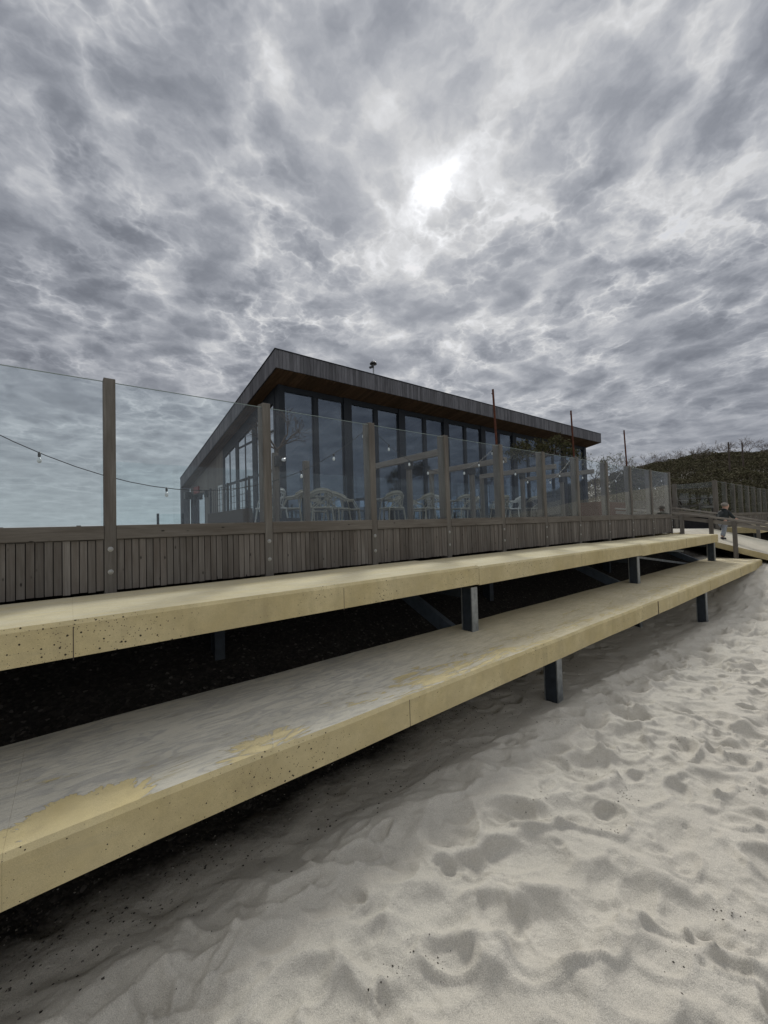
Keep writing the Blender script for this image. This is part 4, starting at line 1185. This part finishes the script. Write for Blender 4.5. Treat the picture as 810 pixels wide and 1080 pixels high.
lum = t.math('ADD', lum, t.math('MULTIPLY', g4, t.math('MULTIPLY_ADD', t.math('POWER', thin, 1.5), 2.2, .55)))
lum = t.math('ADD', lum, t.math('MULTIPLY', t.math('POWER', dp, 520), t.math('MULTIPLY_ADD', t.math('POWER', thin, 1.8), .55, .14)))
# brightness added overhead and behind the camera, out of view, to light the scene
bk = t.node('ShaderNodeVectorMath', operation='DOT_PRODUCT'); t.link(nrm.outputs[0], bk.inputs[0]); bk.inputs[1].default_value = Vector((-.58, -.72, .38)).normalized()
lum = t.math('ADD', lum, t.math('MULTIPLY', t.math('POWER', t.math('MAXIMUM', t.math('MULTIPLY_ADD', bk.outputs['Value'], .8, .2), 0), 1.5), .36))
zen = t.node('ShaderNodeMapRange', interpolation_type='SMOOTHSTEP'); t.link(sp_.outputs[2], zen.inputs[0]); zen.inputs[1].default_value = .82; zen.inputs[2].default_value = .96
lum = t.math('ADD', lum, t.math('MULTIPLY', zen.outputs[0], .5))
hor = t.math('SUBTRACT', 1, t.math('DIVIDE', sp_.outputs[2], .34, clamp=True))
# the cloud sheet is brighter low over the sea, on the left
sea_dir = t.node('ShaderNodeVectorMath', operation='DOT_PRODUCT'); t.link(nrm.outputs[0], sea_dir.inputs[0]); sea_dir.inputs[1].default_value = Vector((-.25, .97, 0)).normalized()
sd = t.math('MULTIPLY', t.math('MAXIMUM', sea_dir.outputs['Value'], 0), t.math('POWER', hor, 1.3))
lum = t.math('ADD', lum, t.math('MULTIPLY', sd, .13))
colr = t.mix(t.ramp(lum, [(.12, 0), (.62, 1)]), (.85, .93, 1.12), (.985, .995, 1.02))
colr = t.mix(t.math('MULTIPLY', sd, 1.0, clamp=True), colr, (.885, .99, 1.045))
cmul = t.node('ShaderNodeVectorMath', operation='SCALE'); t.link(colr, cmul.inputs[0]); t.link(lum, cmul.inputs['Scale'])
bg2 = t.node('ShaderNodeBackground'); t.link(cmul.outputs[0], bg2.inputs[0]); bg2.inputs[1].default_value = 1.0
gap = t.math('MULTIPLY', t.ramp(T, [(.0, 1), (.10, 0)]), .22)
mixw = t.node('ShaderNodeMixShader'); t.link(gap, mixw.inputs[0]); t.link(bg2.outputs[0], mixw.inputs[1]); t.link(bg.outputs[0], mixw.inputs[2])
t.link(mixw.outputs[0], outw.inputs[0])
W.cycles.sampling_method = 'MANUAL'; W.cycles.sample_map_resolution = 512

sl_ = bpy.data.lights.new('sun', 'SUN'); sl_.energy = 2.7; sl_.angle = RAD(14); sl_.color = (1, .965, .91)
so = bpy.data.objects.new('sun', sl_); COL.objects.link(so); so.rotation_euler = SUN.to_track_quat('Z', 'Y').to_euler()

# ------------------------------------------------------------------ camera
cam = bpy.data.cameras.new('camera'); co = bpy.data.objects.new('camera', cam); COL.objects.link(co); sc.camera = co
cam.sensor_fit = 'HORIZONTAL'; cam.sensor_width = 36; cam.lens = 420 / 810 * 36; cam.clip_end = 20000; cam.clip_start = .02
yaw, pit, rol = .903246733, .0318348375, -.029797094
F = Vector((math.cos(yaw) * math.cos(pit), math.sin(yaw) * math.cos(pit), math.sin(pit)))
R0 = Vector((math.sin(yaw), -math.cos(yaw), 0)); U0 = R0.cross(F)
Rr = R0 * math.cos(rol) + U0 * math.sin(rol); Uu = -R0 * math.sin(rol) + U0 * math.cos(rol)
mt = Matrix((Rr, Uu, -F)).transposed().to_4x4(); mt.translation = (0, 0, 1.75); co.matrix_world = mt

sc.view_settings.view_transform = 'Standard'; sc.view_settings.look = 'None'; sc.view_settings.gamma = 1; sc.view_settings.exposure = 0
sc.cycles.max_bounces = 10; sc.cycles.transparent_max_bounces = 24; sc.cycles.diffuse_bounces = 3; sc.cycles.glossy_bounces = 4
sc.cycles.use_denoising = True
